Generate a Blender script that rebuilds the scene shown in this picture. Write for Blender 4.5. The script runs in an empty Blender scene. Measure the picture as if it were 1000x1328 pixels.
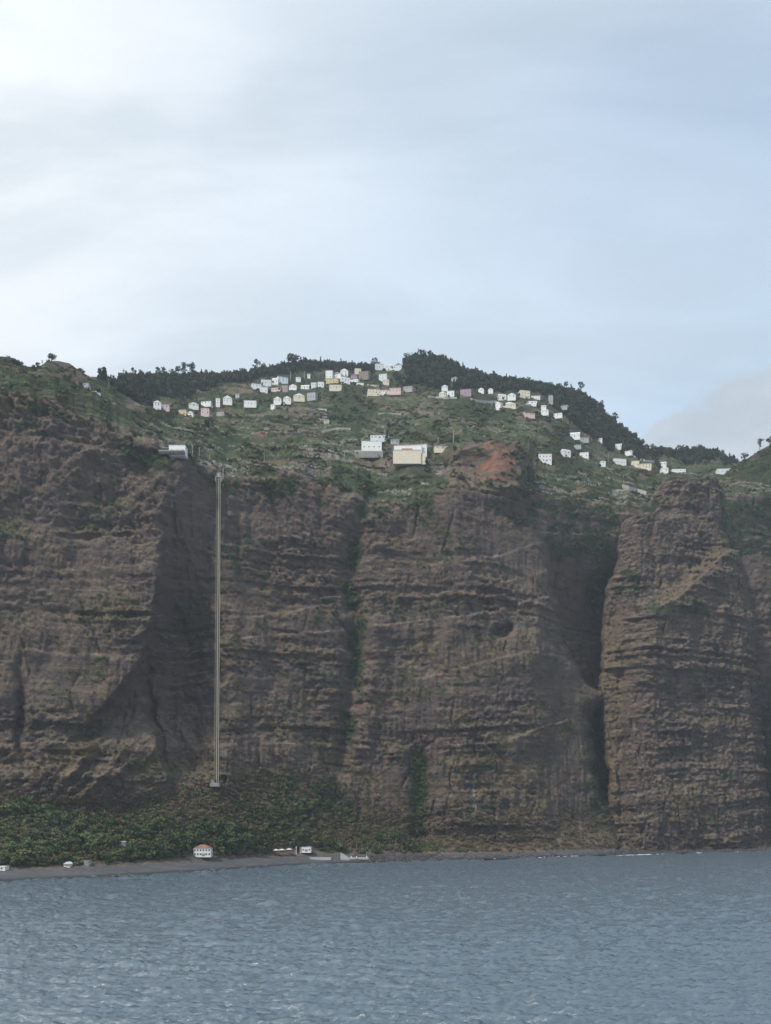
import bpy, math, random
import numpy as np

# ------------------------------------------------------------------ camera, world, sun, exposure
F, HY, CH = 1250.0, 1060.0, 40.0        # focal length in photo pixels, horizon row, eye height (ship's deck)
sc = bpy.context.scene
col = sc.collection
cd = bpy.data.cameras.new('camera')
cam = bpy.data.objects.new('camera', cd)
col.objects.link(cam)
cam.location = (0, 0, CH)
cam.rotation_euler = (math.radians(90), 0, 0)
cd.sensor_fit = 'VERTICAL'
cd.sensor_height = 36.0
cd.lens = 36.0 * F / 1328.0
cd.shift_y = (HY - 664.0) / 1328.0
cd.clip_start = 1.0
cd.clip_end = 12000.0
sc.camera = cam

SUN_AZ, SUN_EL = -136.0, 46.0            # degrees left of the view direction, above the horizon
az, el = math.radians(SUN_AZ), math.radians(SUN_EL)
sdir = (math.sin(az) * math.cos(el), math.cos(az) * math.cos(el), math.sin(el))
sl = bpy.data.lights.new('sun', 'SUN')
sl.energy = 3.3
sl.angle = math.radians(7)
sl.color = (1.0, 0.94, 0.86)
so = bpy.data.objects.new('sun', sl)
col.objects.link(so)
from mathutils import Vector
so.rotation_euler = Vector(sdir).to_track_quat('Z', 'Y').to_euler()

w = bpy.data.worlds.new('World')
sc.world = w
w.use_nodes = True
WT = w.node_tree
WT.nodes.clear()


class NT:
    """small helper for node trees"""
    def __init__(s, tree):
        s.t = tree

    def n(s, kind, ins=None, **kw):
        nd = s.t.nodes.new(kind)
        for k, v in kw.items():
            setattr(nd, k, v)
        for k, v in (ins or {}).items():
            sk = nd.inputs[k]
            if isinstance(v, bpy.types.NodeSocket):
                s.t.links.new(v, sk)
            else:
                sk.default_value = (*v, 1.0) if sk.type == 'RGBA' and len(v) == 3 else v
        return nd

    def m(s, op, a, b=0.0, c=0.0, clamp=False):
        return s.n('ShaderNodeMath', {0: a, 1: b, 2: c}, operation=op, use_clamp=clamp).outputs[0]

    def v(s, op, a, b=(0, 0, 0)):
        nd = s.n('ShaderNodeVectorMath', {0: a, 1: b}, operation=op)
        return nd.outputs['Value'] if op in ('DOT_PRODUCT', 'LENGTH') else nd.outputs[0]

    def noise(s, vec, scale, detail=5.0, rough=0.55, dist=0.0, lac=2.0):
        return s.n('ShaderNodeTexNoise', {'Vector': vec, 'Scale': scale, 'Detail': detail, 'Roughness': rough,
                                          'Distortion': dist, 'Lacunarity': lac}).outputs[0]

    def rng(s, val, a, b, c=0.0, d=1.0, smooth=True):
        return s.n('ShaderNodeMapRange', {0: val, 1: a, 2: b, 3: c, 4: d},
                   interpolation_type='SMOOTHSTEP' if smooth else 'LINEAR').outputs[0]

    def mix(s, f, a, b):
        nd = s.t.nodes.new('ShaderNodeMix')
        nd.data_type = 'RGBA'
        for i, val in ((0, f), (6, a), (7, b)):
            if isinstance(val, bpy.types.NodeSocket):
                s.t.links.new(val, nd.inputs[i])
            else:
                nd.inputs[i].default_value = val if i == 0 else (*val, 1.0)
        return nd.outputs[2]

    def attr(s, name):
        return s.n('ShaderNodeAttribute', attribute_name=name).outputs['Fac']


W = NT(WT)
sky = W.n('ShaderNodeTexSky', sky_type='NISHITA', sun_disc=False, sun_elevation=el, sun_rotation=az,
          altitude=40.0, air_density=1.0, dust_density=1.5, ozone_density=1.5)
tc = W.n('ShaderNodeTexCoord').outputs['Generated']
sep = W.n('ShaderNodeSeparateXYZ', {0: tc})
den = W.m('ADD', W.m('MAXIMUM', sep.outputs[2], 0.0), 0.22)
cv = W.n('ShaderNodeCombineXYZ', {0: W.m('DIVIDE', sep.outputs[0], den), 1: W.m('DIVIDE', sep.outputs[1], den), 2: 0.0}).outputs[0]
cr = W.n('ShaderNodeMapping', {'Vector': cv, 'Rotation': (0, 0, math.radians(28)), 'Scale': (0.9, 2.2, 1.0), 'Location': (3.1, 0.6, 0)}).outputs[0]
n_big = W.noise(cr, 0.9, 6.0, 0.5, 0.6)
n_mid = W.noise(cr, 2.3, 5.0, 0.5, 0.4)
upleft = W.v('DOT_PRODUCT', tc, (-0.72, 0.40, 0.57))
glow = W.m('POWER', W.m('MAXIMUM', W.m('MULTIPLY_ADD', upleft, 0.5, 0.5), 0.0), 5.0)
veil = W.rng(W.m('ADD', n_big, W.m('MULTIPLY', glow, 0.5)), 0.30, 0.85, 0.50, 0.95)
# thin high cloud: brighter towards the upper left, greyer where it is thick
cl_b = W.mix(W.rng(glow, 0.05, 0.95), (6.6, 8.2, 9.9), (11.6, 11.7, 11.5))
thick = W.rng(W.m('MULTIPLY_ADD', n_mid, 0.6, W.m('MULTIPLY', n_big, 0.5)), 0.47, 0.68)
cl_c = W.mix(W.m('MULTIPLY', thick, 0.5), cl_b, (5.3, 6.4, 7.3))
s1 = W.mix(veil, W.v('MULTIPLY', sky.outputs[0], (1.5, 1.5, 1.5)), cl_c)
# haze bank near the horizon
hz = W.rng(sep.outputs[2], 0.02, 0.50, 0.65, 0.0)
s2 = W.mix(hz, s1, (5.5, 6.9, 8.0))
# cumulus bank low on the right
cb_d = (0.40, 1.0, 0.385)
l_ = math.sqrt(sum(q * q for q in cb_d))
qd = W.v('SUBTRACT', tc, tuple(q / l_ for q in cb_d))
qs = W.v('LENGTH', W.v('MULTIPLY', qd, (1.0, 1.0, 1.75)))
n_c = W.noise(tc, 7.0, 7.0, 0.58, 0.3)
bank = W.rng(W.m('SUBTRACT', W.m('MULTIPLY', n_c, 0.275), qs), -0.010, 0.018)
s3 = W.mix(W.m('MULTIPLY', bank, 0.8), s2, W.mix(W.rng(n_c, 0.35, 0.65), (5.3, 5.9, 6.4), (7.2, 7.7, 8.1)))
bg = W.n('ShaderNodeBackground', {'Color': s3, 'Strength': 0.1})
W.n('ShaderNodeOutputWorld', {'Surface': bg.outputs[0]})

vs = sc.view_settings
vs.view_transform = 'Standard'
vs.look = 'None'
vs.exposure = 0.0
vs.gamma = 1.0
vs.use_curve_mapping = False
try:
    sc.cycles.use_denoising = True
    sc.cycles.denoiser = 'OPENIMAGEDENOISE'
    sc.cycles.denoising_input_passes = 'RGB_ALBEDO_NORMAL'
    sc.cycles.denoising_prefilter = 'FAST'
    sc.cycles.max_bounces = 6
    sc.cycles.volume_bounces = 1
except Exception:
    pass

rnd = random.Random(7)
rng = np.random.default_rng(11)

# ------------------------------------------------------------------ numpy noise
_perm = np.random.default_rng(5).permutation(256).astype(np.int32)
_perm = np.concatenate([_perm, _perm])
_ga = np.random.default_rng(6).uniform(0, 2 * np.pi, 256)
_gx, _gy = np.cos(_ga).astype(np.float32), np.sin(_ga).astype(np.float32)


def perlin(x, y, seed=0):
    x = np.asarray(x, np.float32) + np.float32(seed * 17.37)
    y = np.asarray(y, np.float32) + np.float32(seed * 9.11)
    x, y = np.broadcast_arrays(x, y)
    xi = np.floor(x); yi = np.floor(y)
    xf = x - xi; yf = y - yi
    xi = xi.astype(np.int32) & 255; yi = yi.astype(np.int32) & 255
    u = xf * xf * xf * (xf * (xf * 6 - 15) + 10)
    v = yf * yf * yf * (yf * (yf * 6 - 15) + 10)
    x1 = (xi + 1) & 255; y1 = (yi + 1) & 255
    def g(a, b, fx, fy):
        h = _perm[_perm[a] + b]
        return _gx[h] * fx + _gy[h] * fy
    a = g(xi, yi, xf, yf); b = g(x1, yi, xf - 1, yf)
    c = g(xi, y1, xf, yf - 1); d = g(x1, y1, xf - 1, yf - 1)
    t = a + u * (b - a)
    return (t + v * (c + u * (d - c) - t)) * 1.5


def fbm(x, y, octv=5, seed=0, gain=0.5):
    s = 0; a = 1.0; f = 1.0
    for o in range(octv):
        s = s + a * perlin(x * f, y * f, seed + o * 3)
        a *= gain; f *= 2.03
    return s


def ridged(x, y, octv=5, seed=0, gain=0.5):
    s = 0; a = 1.0; f = 1.0
    for o in range(octv):
        s = s + a * (0.5 - np.abs(perlin(x * f, y * f, seed + o * 3)))
        a *= gain; f *= 2.07
    return s


def sst(x, a, b):
    t = np.clip((x - a) / (b - a), 0, 1)
    return t * t * (3 - 2 * t)


def blob(px, py, cx, cy, rx, ry, p=2.0):
    return np.exp(-(np.abs((px - cx) / rx) ** p + np.abs((py - cy) / ry) ** p))


def line(t, pts):
    a = np.array(pts, float)
    return np.interp(t, a[:, 0], a[:, 1])


def unproj(px, py, Y):
    return ((px - 500.0) / F * Y, Y, CH + (HY - py) / F * Y)


def blur(a, k, axis):
    w_ = np.hanning(2 * k + 3)[1:-1]; w_ /= w_.sum()
    pad = [(0, 0), (0, 0)]; pad[axis] = (k, k)
    b = np.pad(a, pad, mode='reflect', reflect_type='odd')
    out = 0
    n = a.shape[axis]
    for i, q in enumerate(w_):
        out = out + q * (b[i:i + n] if axis == 0 else b[:, i:i + n])
    return out


# ------------------------------------------------------------------ scene helpers
def mesh_np(name, V, faces, mats, smooth=False, attrs=None, midx=None):
    """V (n,3), faces (m,4) or (m,3)"""
    V = np.ascontiguousarray(V, np.float32); faces = np.ascontiguousarray(faces, np.int32)
    me = bpy.data.meshes.new(name)
    k = faces.shape[1]
    me.vertices.add(len(V)); me.vertices.foreach_set('co', V.ravel())
    me.loops.add(faces.size); me.loops.foreach_set('vertex_index', faces.ravel())
    me.polygons.add(len(faces)); me.polygons.foreach_set('loop_start', np.arange(0, faces.size, k, dtype=np.int32))
    if smooth:
        me.polygons.foreach_set('use_smooth', np.ones(len(faces), bool))
    for mt in (mats if isinstance(mats, (list, tuple)) else [mats]):
        me.materials.append(mt)
    if midx is not None:
        me.polygons.foreach_set('material_index', np.ascontiguousarray(midx, np.int32))
    for an, av in (attrs or {}).items():
        at = me.attributes.new(an, 'FLOAT', 'POINT')
        at.data.foreach_set('value', np.ascontiguousarray(av, np.float32).ravel())
    me.update(calc_edges=True)
    me.validate()
    return me


def link(name, me, parent=None, loc=None):
    o = bpy.data.objects.new(name, me)
    col.objects.link(o)
    if parent is not None:
        o.parent = parent
    if loc is not None:
        o.location = loc
    return o


def tag(o, label, cat, group=None):
    o['label'] = label; o['category'] = cat
    if group:
        o['group'] = group
    return o


def kind(o, k, label=None):
    o['kind'] = k
    if label:
        o['label'] = label
    return o


def empty(name, loc, rz=0.0):
    o = bpy.data.objects.new(name, None)
    col.objects.link(o)
    o.location = loc
    o.rotation_euler = (0, 0, rz)
    return o


def grid_faces(nr, nc):
    i = np.arange(nr * nc).reshape(nr, nc)
    return np.stack([i[:-1, :-1], i[:-1, 1:], i[1:, 1:], i[1:, :-1]], -1).reshape(-1, 4)


def sub_mesh(name, V, faces, mats, attrs, smooth=True):
    used = np.unique(faces)
    remap = np.full(len(V), -1, np.int64); remap[used] = np.arange(len(used))
    return mesh_np(name, V[used], remap[faces], mats, smooth, {k: a[used] for k, a in attrs.items()})


class MB:
    """collects boxes, prisms and tubes into one mesh"""
    def __init__(s):
        s.v = []; s.f = []

    def add(s, vs_, fs):
        b = len(s.v); s.v += [tuple(q) for q in vs_]; s.f += [tuple(b + i for i in f) for f in fs]
        return s

    def box(s, x0, x1, y0, y1, z0, z1):
        return s.add([(x0, y0, z0), (x1, y0, z0), (x1, y1, z0), (x0, y1, z0), (x0, y0, z1), (x1, y0, z1), (x1, y1, z1), (x0, y1, z1)],
                     [(0, 3, 2, 1), (4, 5, 6, 7), (0, 1, 5, 4), (1, 2, 6, 5), (2, 3, 7, 6), (3, 0, 4, 7)])

    def tube(s, pts, rad, n=6):
        pts = [Vector(p) for p in pts]
        rad = rad if isinstance(rad, (list, tuple)) else [rad] * len(pts)
        rings = []
        for i, p in enumerate(pts):
            d = (pts[min(i + 1, len(pts) - 1)] - pts[max(i - 1, 0)]).normalized()
            a = d.orthogonal().normalized(); b = d.cross(a)
            rings.append([p + (a * math.cos(2 * math.pi * k / n) + b * math.sin(2 * math.pi * k / n)) * rad[i] for k in range(n)])
        vs_ = [q for r in rings for q in r]; fs = []
        for i in range(len(pts) - 1):
            for k in range(n):
                fs.append((i * n + k, i * n + (k + 1) % n, (i + 1) * n + (k + 1) % n, (i + 1) * n + k))
        fs.append(tuple(range(n))[::-1]); fs.append(tuple((len(pts) - 1) * n + k for k in range(n)))
        return s.add(vs_, fs)

    def mesh(s, name, mat):
        me = bpy.data.meshes.new(name)
        me.from_pydata(s.v, [], s.f)
        me.materials.append(mat)
        me.update()
        return me


# ------------------------------------------------------------------ materials
def mat_new(name):
    m_ = bpy.data.materials.new(name); m_.use_nodes = True
    m_.node_tree.nodes.clear()
    return m_, NT(m_.node_tree)


def finish(N, color, rough=0.9, bump=None, bstr=0.5, bdist=1.0, spec=0.2, **kw):
    ins = {'Base Color': color, 'Roughness': rough, 'Specular IOR Level': spec}
    ins.update(kw)
    if bump is not None:
        ins['Normal'] = N.n('ShaderNodeBump', {'Height': bump, 'Strength': bstr, 'Distance': bdist}).outputs[0]
    b = N.n('ShaderNodeBsdfPrincipled', ins)
    N.n('ShaderNodeOutputMaterial', {'Surface': b.outputs[0]})


def plain(name, c, rough=0.7, var=0.15, scale=0.6, spec=0.3):
    m_, N = mat_new(name)
    pos = N.n('ShaderNodeNewGeometry').outputs['Position']
    n_ = N.noise(pos, scale, 5.0, 0.6)
    lo = tuple(q * (1 - var) for q in c); hi = tuple(min(1.0, q * (1 + var * 0.6)) for q in c)
    finish(N, N.mix(N.rng(n_, 0.3, 0.7), lo, hi), rough, spec=spec)
    return m_


def land_material():
    m_, N = mat_new('land')
    g = N.n('ShaderNodeNewGeometry')
    pos = g.outputs['Position']
    nz = N.n('ShaderNodeSeparateXYZ', {0: g.outputs['Normal']}).outputs[2]
    n1 = N.noise(pos, 0.018, 7.0, 0.6, 0.3)
    n2 = N.noise(pos, 0.11, 7.0, 0.62)
    n3 = N.noise(pos, 0.55, 5.0, 0.6)
    st = N.n('ShaderNodeMapping', {'Vector': pos, 'Scale': (0.006, 0.006, 0.13), 'Rotation': (0, math.radians(3.5), 0)}).outputs[0]
    n4 = N.noise(st, 1.0, 6.0, 0.62, 0.2)
    vg = N.n('ShaderNodeMapping', {'Vector': pos, 'Scale': (0.14, 0.10, 0.012)}).outputs[0]
    n5 = N.noise(vg, 1.0, 5.0, 0.6, 0.2)
    rock = N.mix(N.rng(n1, 0.32, 0.68), (0.096, 0.071, 0.067), (0.152, 0.113, 0.092))
    rock = N.mix(N.rng(n4, 0.46, 0.66, 0.0, 0.55), rock, (0.180, 0.126, 0.090))
    rock = N.mix(N.rng(n4, 0.50, 0.30, 0.0, 0.45), rock, (0.070, 0.060, 0.064))
    rock = N.mix(N.rng(n5, 0.50, 0.72, 0.0, 0.45), rock, (0.062, 0.056, 0.060))
    rock = N.mix(N.rng(n3, 0.52, 0.75, 0.0, 0.45), rock, (0.19, 0.155, 0.125))
    st2 = N.n('ShaderNodeMapping', {'Vector': pos, 'Scale': (0.012, 0.012, 0.62), 'Rotation': (0, math.radians(3.5), 0)}).outputs[0]
    n6 = N.noise(st2, 1.0, 4.0, 0.7, 0.1)
    n7 = N.noise(pos, 1.5, 4.0, 0.7)
    rock = N.mix(N.rng(n6, 0.56, 0.66, 0.0, 0.55), rock, (0.21, 0.165, 0.125))
    rock = N.mix(N.rng(n6, 0.43, 0.34, 0.0, 0.6), rock, (0.048, 0.040, 0.042))
    rock = N.mix(N.rng(n7, 0.45, 0.33, 0.0, 0.7), rock, (0.040, 0.034, 0.036))
    rock = N.mix(N.rng(n7, 0.58, 0.70, 0.0, 0.5), rock, (0.235, 0.19, 0.15))
    # dry grass and dust that settle on ledges
    n8 = N.noise(pos, 0.030, 5.0, 0.65, 0.5)
    rock = N.mix(N.rng(n8, 0.54, 0.66, 0.0, 0.6), rock, (0.150, 0.128, 0.088))
    rock = N.mix(N.rng(n8, 0.44, 0.34, 0.0, 0.6), rock, (0.082, 0.070, 0.074))
    lg = N.m('MULTIPLY', N.rng(nz, 0.30, 0.72), N.rng(N.m('ADD', n2, N.m('MULTIPLY', n3, 0.5)), 0.60, 0.86))
    rock = N.mix(lg, rock, (0.205, 0.165, 0.118))
    nn = N.m('ADD', N.m('MULTIPLY', N.m('SUBTRACT', n2, 0.5), 0.9), N.m('MULTIPLY', N.m('SUBTRACT', n3, 0.5), 0.8))
    def msk(a, lo=0.32, hi=0.66):
        return N.rng(N.m('ADD', N.attr(a), N.m('MULTIPLY', nn, N.rng(N.attr(a), 0.0, 0.15))), lo, hi)
    dry = N.mix(N.rng(n2, 0.35, 0.65), (0.115, 0.088, 0.060), (0.20, 0.155, 0.095))
    c_ = N.mix(msk('dry'), rock, dry)
    c_ = N.mix(msk('red'), c_, N.mix(N.rng(n2, 0.3, 0.7), (0.155, 0.082, 0.060), (0.29, 0.150, 0.098)))
    green = N.mix(N.rng(n2, 0.3, 0.7), (0.026, 0.042, 0.024), (0.062, 0.082, 0.038))
    green = N.mix(N.rng(n3, 0.55, 0.75, 0.0, 0.5), green, (0.10, 0.105, 0.052))
    c_ = N.mix(msk('veg'), c_, green)
    c_ = N.mix(msk('field'), c_, N.mix(N.rng(n2, 0.3, 0.7), (0.068, 0.090, 0.044), (0.118, 0.130, 0.066)))
    c_ = N.mix(msk('pale', 0.40, 0.75), c_, N.mix(N.rng(n3, 0.3, 0.7), (0.20, 0.185, 0.17), (0.36, 0.335, 0.30)))
    bh = N.m('ADD', N.m('MULTIPLY', n2, 2.4), N.m('ADD', N.m('MULTIPLY', n3, 0.9), N.m('ADD', N.m('MULTIPLY', n4, 2.0), N.m('MULTIPLY', n7, 0.5))))
    finish(N, c_, 0.95, bh, 1.0, 2.2, 0.1)
    return m_


def foliage_material(name, lo, hi, yellow=(0.12, 0.12, 0.05), yam=0.35):
    m_, N = mat_new(name)
    r = N.n('ShaderNodeObjectInfo').outputs['Random']
    pos = N.n('ShaderNodeNewGeometry').outputs['Position']
    n_ = N.noise(pos, 0.6, 3.0, 0.6)
    c_ = N.mix(N.rng(N.m('ADD', N.m('MULTIPLY', r, 0.7), N.m('MULTIPLY', n_, 0.6)), 0.2, 1.0), lo, hi)
    c_ = N.mix(N.rng(N.m('FRACT', N.m('MULTIPLY', r, 7.31)), 0.75, 0.95, 0.0, yam), c_, yellow)
    finish(N, c_, 0.8, spec=0.15)
    return m_


M_LAND = land_material()
m_, N = mat_new('pebbles')
pos = N.n('ShaderNodeNewGeometry').outputs['Position']
n_ = N.noise(pos, 0.35, 6.0, 0.7)
n2_ = N.noise(N.n('ShaderNodeMapping', {'Vector': pos, 'Scale': (0.02, 0.08, 0.4)}).outputs[0], 1.0, 4.0)
hz_ = N.n('ShaderNodeSeparateXYZ', {0: pos}).outputs[2]
c_ = N.mix(N.rng(n_, 0.3, 0.7), (0.060, 0.061, 0.066), (0.11, 0.11, 0.112))
c_ = N.mix(N.rng(n2_, 0.45, 0.65, 0, 0.5), c_, (0.135, 0.132, 0.13))
c_ = N.mix(N.rng(hz_, 1.5, 0.6), c_, (0.045, 0.047, 0.052))       # wet stones at the waterline
finish(N, c_, 0.85, n_, 0.6, 0.5)
M_BEACH = m_
M_FOREST = foliage_material('forest_leaves', (0.014, 0.024, 0.017), (0.045, 0.062, 0.034), (0.07, 0.075, 0.04), 0.5)
M_BUSH = foliage_material('bush_leaves', (0.028, 0.050, 0.026), (0.115, 0.145, 0.060), (0.17, 0.14, 0.075), 0.75)
M_DRYB = foliage_material('dry_bush_leaves', (0.095, 0.078, 0.050), (0.19, 0.145, 0.09), (0.09, 0.10, 0.05), 0.7)
M_BARK = plain('bark', (0.16, 0.135, 0.11), 0.9)
M_TRACK = plain('lift_track_rust', (0.085, 0.07, 0.05), 0.8, 0.2, 0.4)
M_PALEBARK = plain('pale_bark', (0.24, 0.215, 0.18), 0.9)
M_BOULD = plain('boulder_rock', (0.065, 0.060, 0.060), 0.9, 0.4)
M_FOAM = plain('foam', (0.75, 0.78, 0.80), 0.6, 0.2)
WALLS = {'w': plain('white_plaster', (0.72, 0.71, 0.68), 0.8, 0.06, 0.3), 'c': plain('cream_plaster', (0.66, 0.58, 0.44), 0.8, 0.08, 0.3),
         'y': plain('yellow_plaster', (0.58, 0.47, 0.26), 0.8, 0.08, 0.3), 'p': plain('pink_plaster', (0.58, 0.44, 0.42), 0.8, 0.08, 0.3),
         'g': plain('grey_plaster', (0.36, 0.36, 0.36), 0.85, 0.1, 0.3), 'm': plain('mauve_plaster', (0.34, 0.26, 0.29), 0.85, 0.1, 0.3),
         'b': plain('bluish_white_plaster', (0.60, 0.64, 0.64), 0.8, 0.06, 0.3), 'n': plain('bare_block', (0.24, 0.20, 0.17), 0.9, 0.15, 0.3)}
ROOFS = {'r': plain('terracotta_tile', (0.30, 0.135, 0.095), 0.85, 0.25, 0.5), 'w': plain('white_roofing', (0.74, 0.75, 0.75), 0.7, 0.06, 0.3),
         'g': plain('grey_roofing', (0.25, 0.25, 0.26), 0.8, 0.15, 0.3), 'd': plain('dark_roofing', (0.10, 0.085, 0.085), 0.8, 0.2, 0.3),
         'o': plain('faded_tile', (0.34, 0.22, 0.165), 0.85, 0.25, 0.5)}
M_PANE = plain('window_glass', (0.035, 0.042, 0.05), 0.15, 0.1, 1.0, 0.5)
M_FRAME = plain('frame_paint', (0.55, 0.55, 0.54), 0.6)
M_DOOR = plain('door_wood', (0.10, 0.065, 0.045), 0.6)
M_STONE = plain('stone_wall', (0.26, 0.245, 0.225), 0.9, 0.3, 0.5)
M_CONC = plain('concrete', (0.40, 0.39, 0.37), 0.85, 0.15, 0.5)
M_STEEL = plain('galvanised_steel', (0.26, 0.26, 0.22), 0.5, 0.1, 0.5)
M_RAIL = plain('pale_rail_paint', (0.25, 0.225, 0.155), 0.6, 0.1, 0.5)
M_DSTEEL = plain('dark_steel', (0.12, 0.12, 0.10), 0.6, 0.1, 0.5)
M_POLE = plain('pole_concrete', (0.42, 0.41, 0.39), 0.8, 0.1, 0.5)

# ------------------------------------------------------------------ land: one continuous relief from the shoreline to the hill crest
DPX = 1.04
PXS = np.arange(-90, 1092, DPX)
def ctl(pts):
    a = np.array(pts, float)
    return np.interp(PXS, a[:, 0], a[:, 1])
shore_py = ctl([(-90, 1147), (0, 1143), (100, 1139), (200, 1134), (280, 1129), (350, 1124), (430, 1120), (500, 1117), (600, 1115), (700, 1112), (800, 1108), (900, 1105), (1000, 1102), (1090, 1099)])
shore_Y = CH * F / (shore_py - HY)
bt_dY = ctl([(-90, 42), (100, 44), (280, 62), (350, 70), (430, 52), (500, 28), (600, 20), (1090, 20)])
bt_Y = shore_Y + bt_dY
bt_z = ctl([(-90, 4.2), (280, 5.0), (430, 5.5), (500, 5), (1090, 4)])
bt_py = HY - (bt_z - CH) * F / bt_Y
foot_py = ctl([(-90, 1052), (0, 1050), (60, 1048), (130, 1053), (190, 1050), (230, 1032), (280, 1020), (330, 1028), (380, 1012), (420, 1030), (450, 1058), (500, 1072), (540, 1082), (600, 1090), (680, 1093), (740, 1084), (790, 1078), (830, 1092), (1000, 1090), (1090, 1090)])
foot_Y = ctl([(-90, 700), (0, 740), (100, 775), (200, 810), (280, 845), (350, 890), (430, 925), (500, 950), (600, 965), (700, 1005), (780, 1085), (850, 1130), (1000, 1260), (1090, 1330)])
rim_py = ctl([(-90, 500), (0, 508), (60, 520), (130, 548), (190, 575), (225, 592), (250, 596), (290, 616), (340, 624), (380, 612), (430, 636), (480, 656), (520, 655), (560, 640), (600, 630), (660, 640), (700, 645), (760, 650), (830, 655), (850, 648), (1090, 640)])
rim_Y = ctl([(-90, 830), (0, 855), (130, 885), (225, 905), (290, 950), (380, 990), (480, 1015), (600, 1045), (700, 1115), (780, 1195), (850, 1235), (1000, 1330), (1090, 1400)])
rim_py = rim_py + 9 * perlin(PXS / 24, 0 * PXS, 44) + 4 * perlin(PXS / 8, 0 * PXS, 45)
mid_py = ctl([(-90, 478), (0, 486), (60, 492), (130, 522), (225, 552), (300, 566), (400, 568), (500, 574), (560, 577), (600, 574), (640, 590), (700, 606), (800, 622), (900, 626), (1000, 620), (1090, 618)])
mid_Y = ctl([(-90, 900), (0, 925), (60, 940), (130, 1010), (225, 1130), (300, 1190), (400, 1200), (500, 1170), (600, 1140), (700, 1230), (800, 1340), (900, 1450), (1000, 1500), (1090, 1550)])
vil_py = ctl([(-90, 466), (0, 472), (60, 478), (130, 506), (200, 533), (300, 528), (400, 516), (500, 512), (600, 517), (700, 540), (800, 592), (900, 608), (1000, 610), (1090, 610)])
vil_Y = ctl([(-90, 950), (0, 970), (60, 985), (130, 1075), (200, 1340), (300, 1440), (400, 1490), (500, 1500), (600, 1480), (700, 1500), (800, 1600), (900, 1680), (1000, 1720), (1090, 1750)])
SKY = [(-90, 455), (0, 462), (12, 463), (20, 465), (27, 474), (45, 477), (55, 473), (61, 468), (75, 468), (90, 471), (105, 482), (120, 490), (133, 497), (141, 502), (152, 500), (165, 492), (205, 492), (258, 490), (300, 489), (330, 484), (380, 474), (395, 472), (430, 473), (455, 476), (500, 480), (518, 479), (526, 470), (545, 464), (570, 467), (590, 475), (605, 485), (640, 491), (680, 497), (720, 504), (750, 510), (775, 527), (790, 544), (810, 560), (830, 575), (845, 585), (880, 589), (905, 587), (930, 589), (945, 597), (955, 602), (1000, 604), (1090, 604)]
cre_py = ctl(SKY)
cre_Y = ctl([(-90, 1000), (0, 1010), (60, 1030), (120, 1110), (150, 1320), (200, 1520), (260, 1620), (330, 1690), (400, 1740), (520, 1700), (600, 1680), (700, 1720), (800, 1800), (900, 1900), (1090, 1950)])
rows = [(shore_py, shore_Y), (bt_py, bt_Y), (foot_py, foot_Y), (rim_py, rim_Y), (mid_py, mid_Y), (vil_py, vil_Y), (cre_py, cre_Y)]
cnt = [14, 70, 300, 76, 56, 44]
PY = []; DY = []; ZONE = []
for k, n_ in enumerate(cnt):
    for i in range(n_):
        t = i / n_
        PY.append(rows[k][0] * (1 - t) + rows[k + 1][0] * t)
        DY.append(rows[k][1] * (1 - t) + rows[k + 1][1] * t)
        ZONE.append(k + t)
PY.append(cre_py); DY.append(cre_Y); ZONE.append(6.0)
PY = np.array(PY); DY = np.array(DY); ZONE = np.array(ZONE)[:, None] * np.ones_like(PY)
PX = np.ones_like(PY) * PXS[None, :]
DY[8:] = blur(blur(DY[8:], 6, 0), 14, 1)
DY = blur(DY, 5, 1)
cz = sst(ZONE, 1.85, 2.1) * (1 - sst(ZONE, 2.97, 3.06))      # cliff weight
hz_w = sst(ZONE, 2.98, 3.12)                                  # hillside weight
wob = perlin(PY / 22, PX / 160, 40) * 5 + perlin(PY / 9, PX / 90, 41) * 2.2
px_w = PX + wob
py_w = PY + perlin(PX / 26, PY / 120, 42) * 5 + perlin(PX / 9, PY / 60, 43) * 1.8

# --- large relief of the cliff, in metres of depth (positive = set back)
O = np.zeros_like(PY)
L1 = line(PY, [(590, 215), (660, 208), (735, 207), (790, 198), (850, 178), (885, 158), (925, 122), (960, 100)])
L2 = line(PY, [(590, 215), (660, 208), (735, 207), (790, 198), (850, 181), (900, 190), (940, 199), (975, 208), (1010, 218)])
fade1 = sst(PY, 640, 800) * (1 - sst(PY, 985, 1030))
O += 22 * sst(px_w, L1, L1 + 9) * (1 - sst(px_w, 225, 300)) * sst(PY, 650, 800) * (1 - sst(PY, 920, 975))
O += 34 * sst(px_w, L2, L2 + 8) * (1 - sst(px_w, 235, 318)) * fade1
O += -22 * np.where(PX < L1, np.exp(-((L1 - PX) / 90) ** 2), np.exp(-((L1 - PX) / 14) ** 2)) * sst(PY, 650, 820) * (1 - sst(PY, 900, 960))
O += 20 * np.exp(-((px_w - L2 - 3) / 4.5) ** 2) * sst(PY, 848, 870) * (1 - sst(PY, 965, 990))
# foot rocks on the left
O += -16 * blob(px_w, py_w, 110, 1010, 100, 48) - 9 * ridged((px_w + 0.9 * PY) / 46.0, (PY - 0.3 * PX) / 120.0, 3, 60) * 1.7 * blob(PX, PY, 110, 1000, 105, 55)
O += 12 * blob(px_w, py_w, 28, 930, 6, 60) + 9 * blob(px_w, py_w, 60, 870, 30, 40)
# the station spur
O += -12 * blob(px_w, PY, 236, 606, 30, 30) - 5 * blob(px_w, PY, 215, 660, 14, 70)
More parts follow.
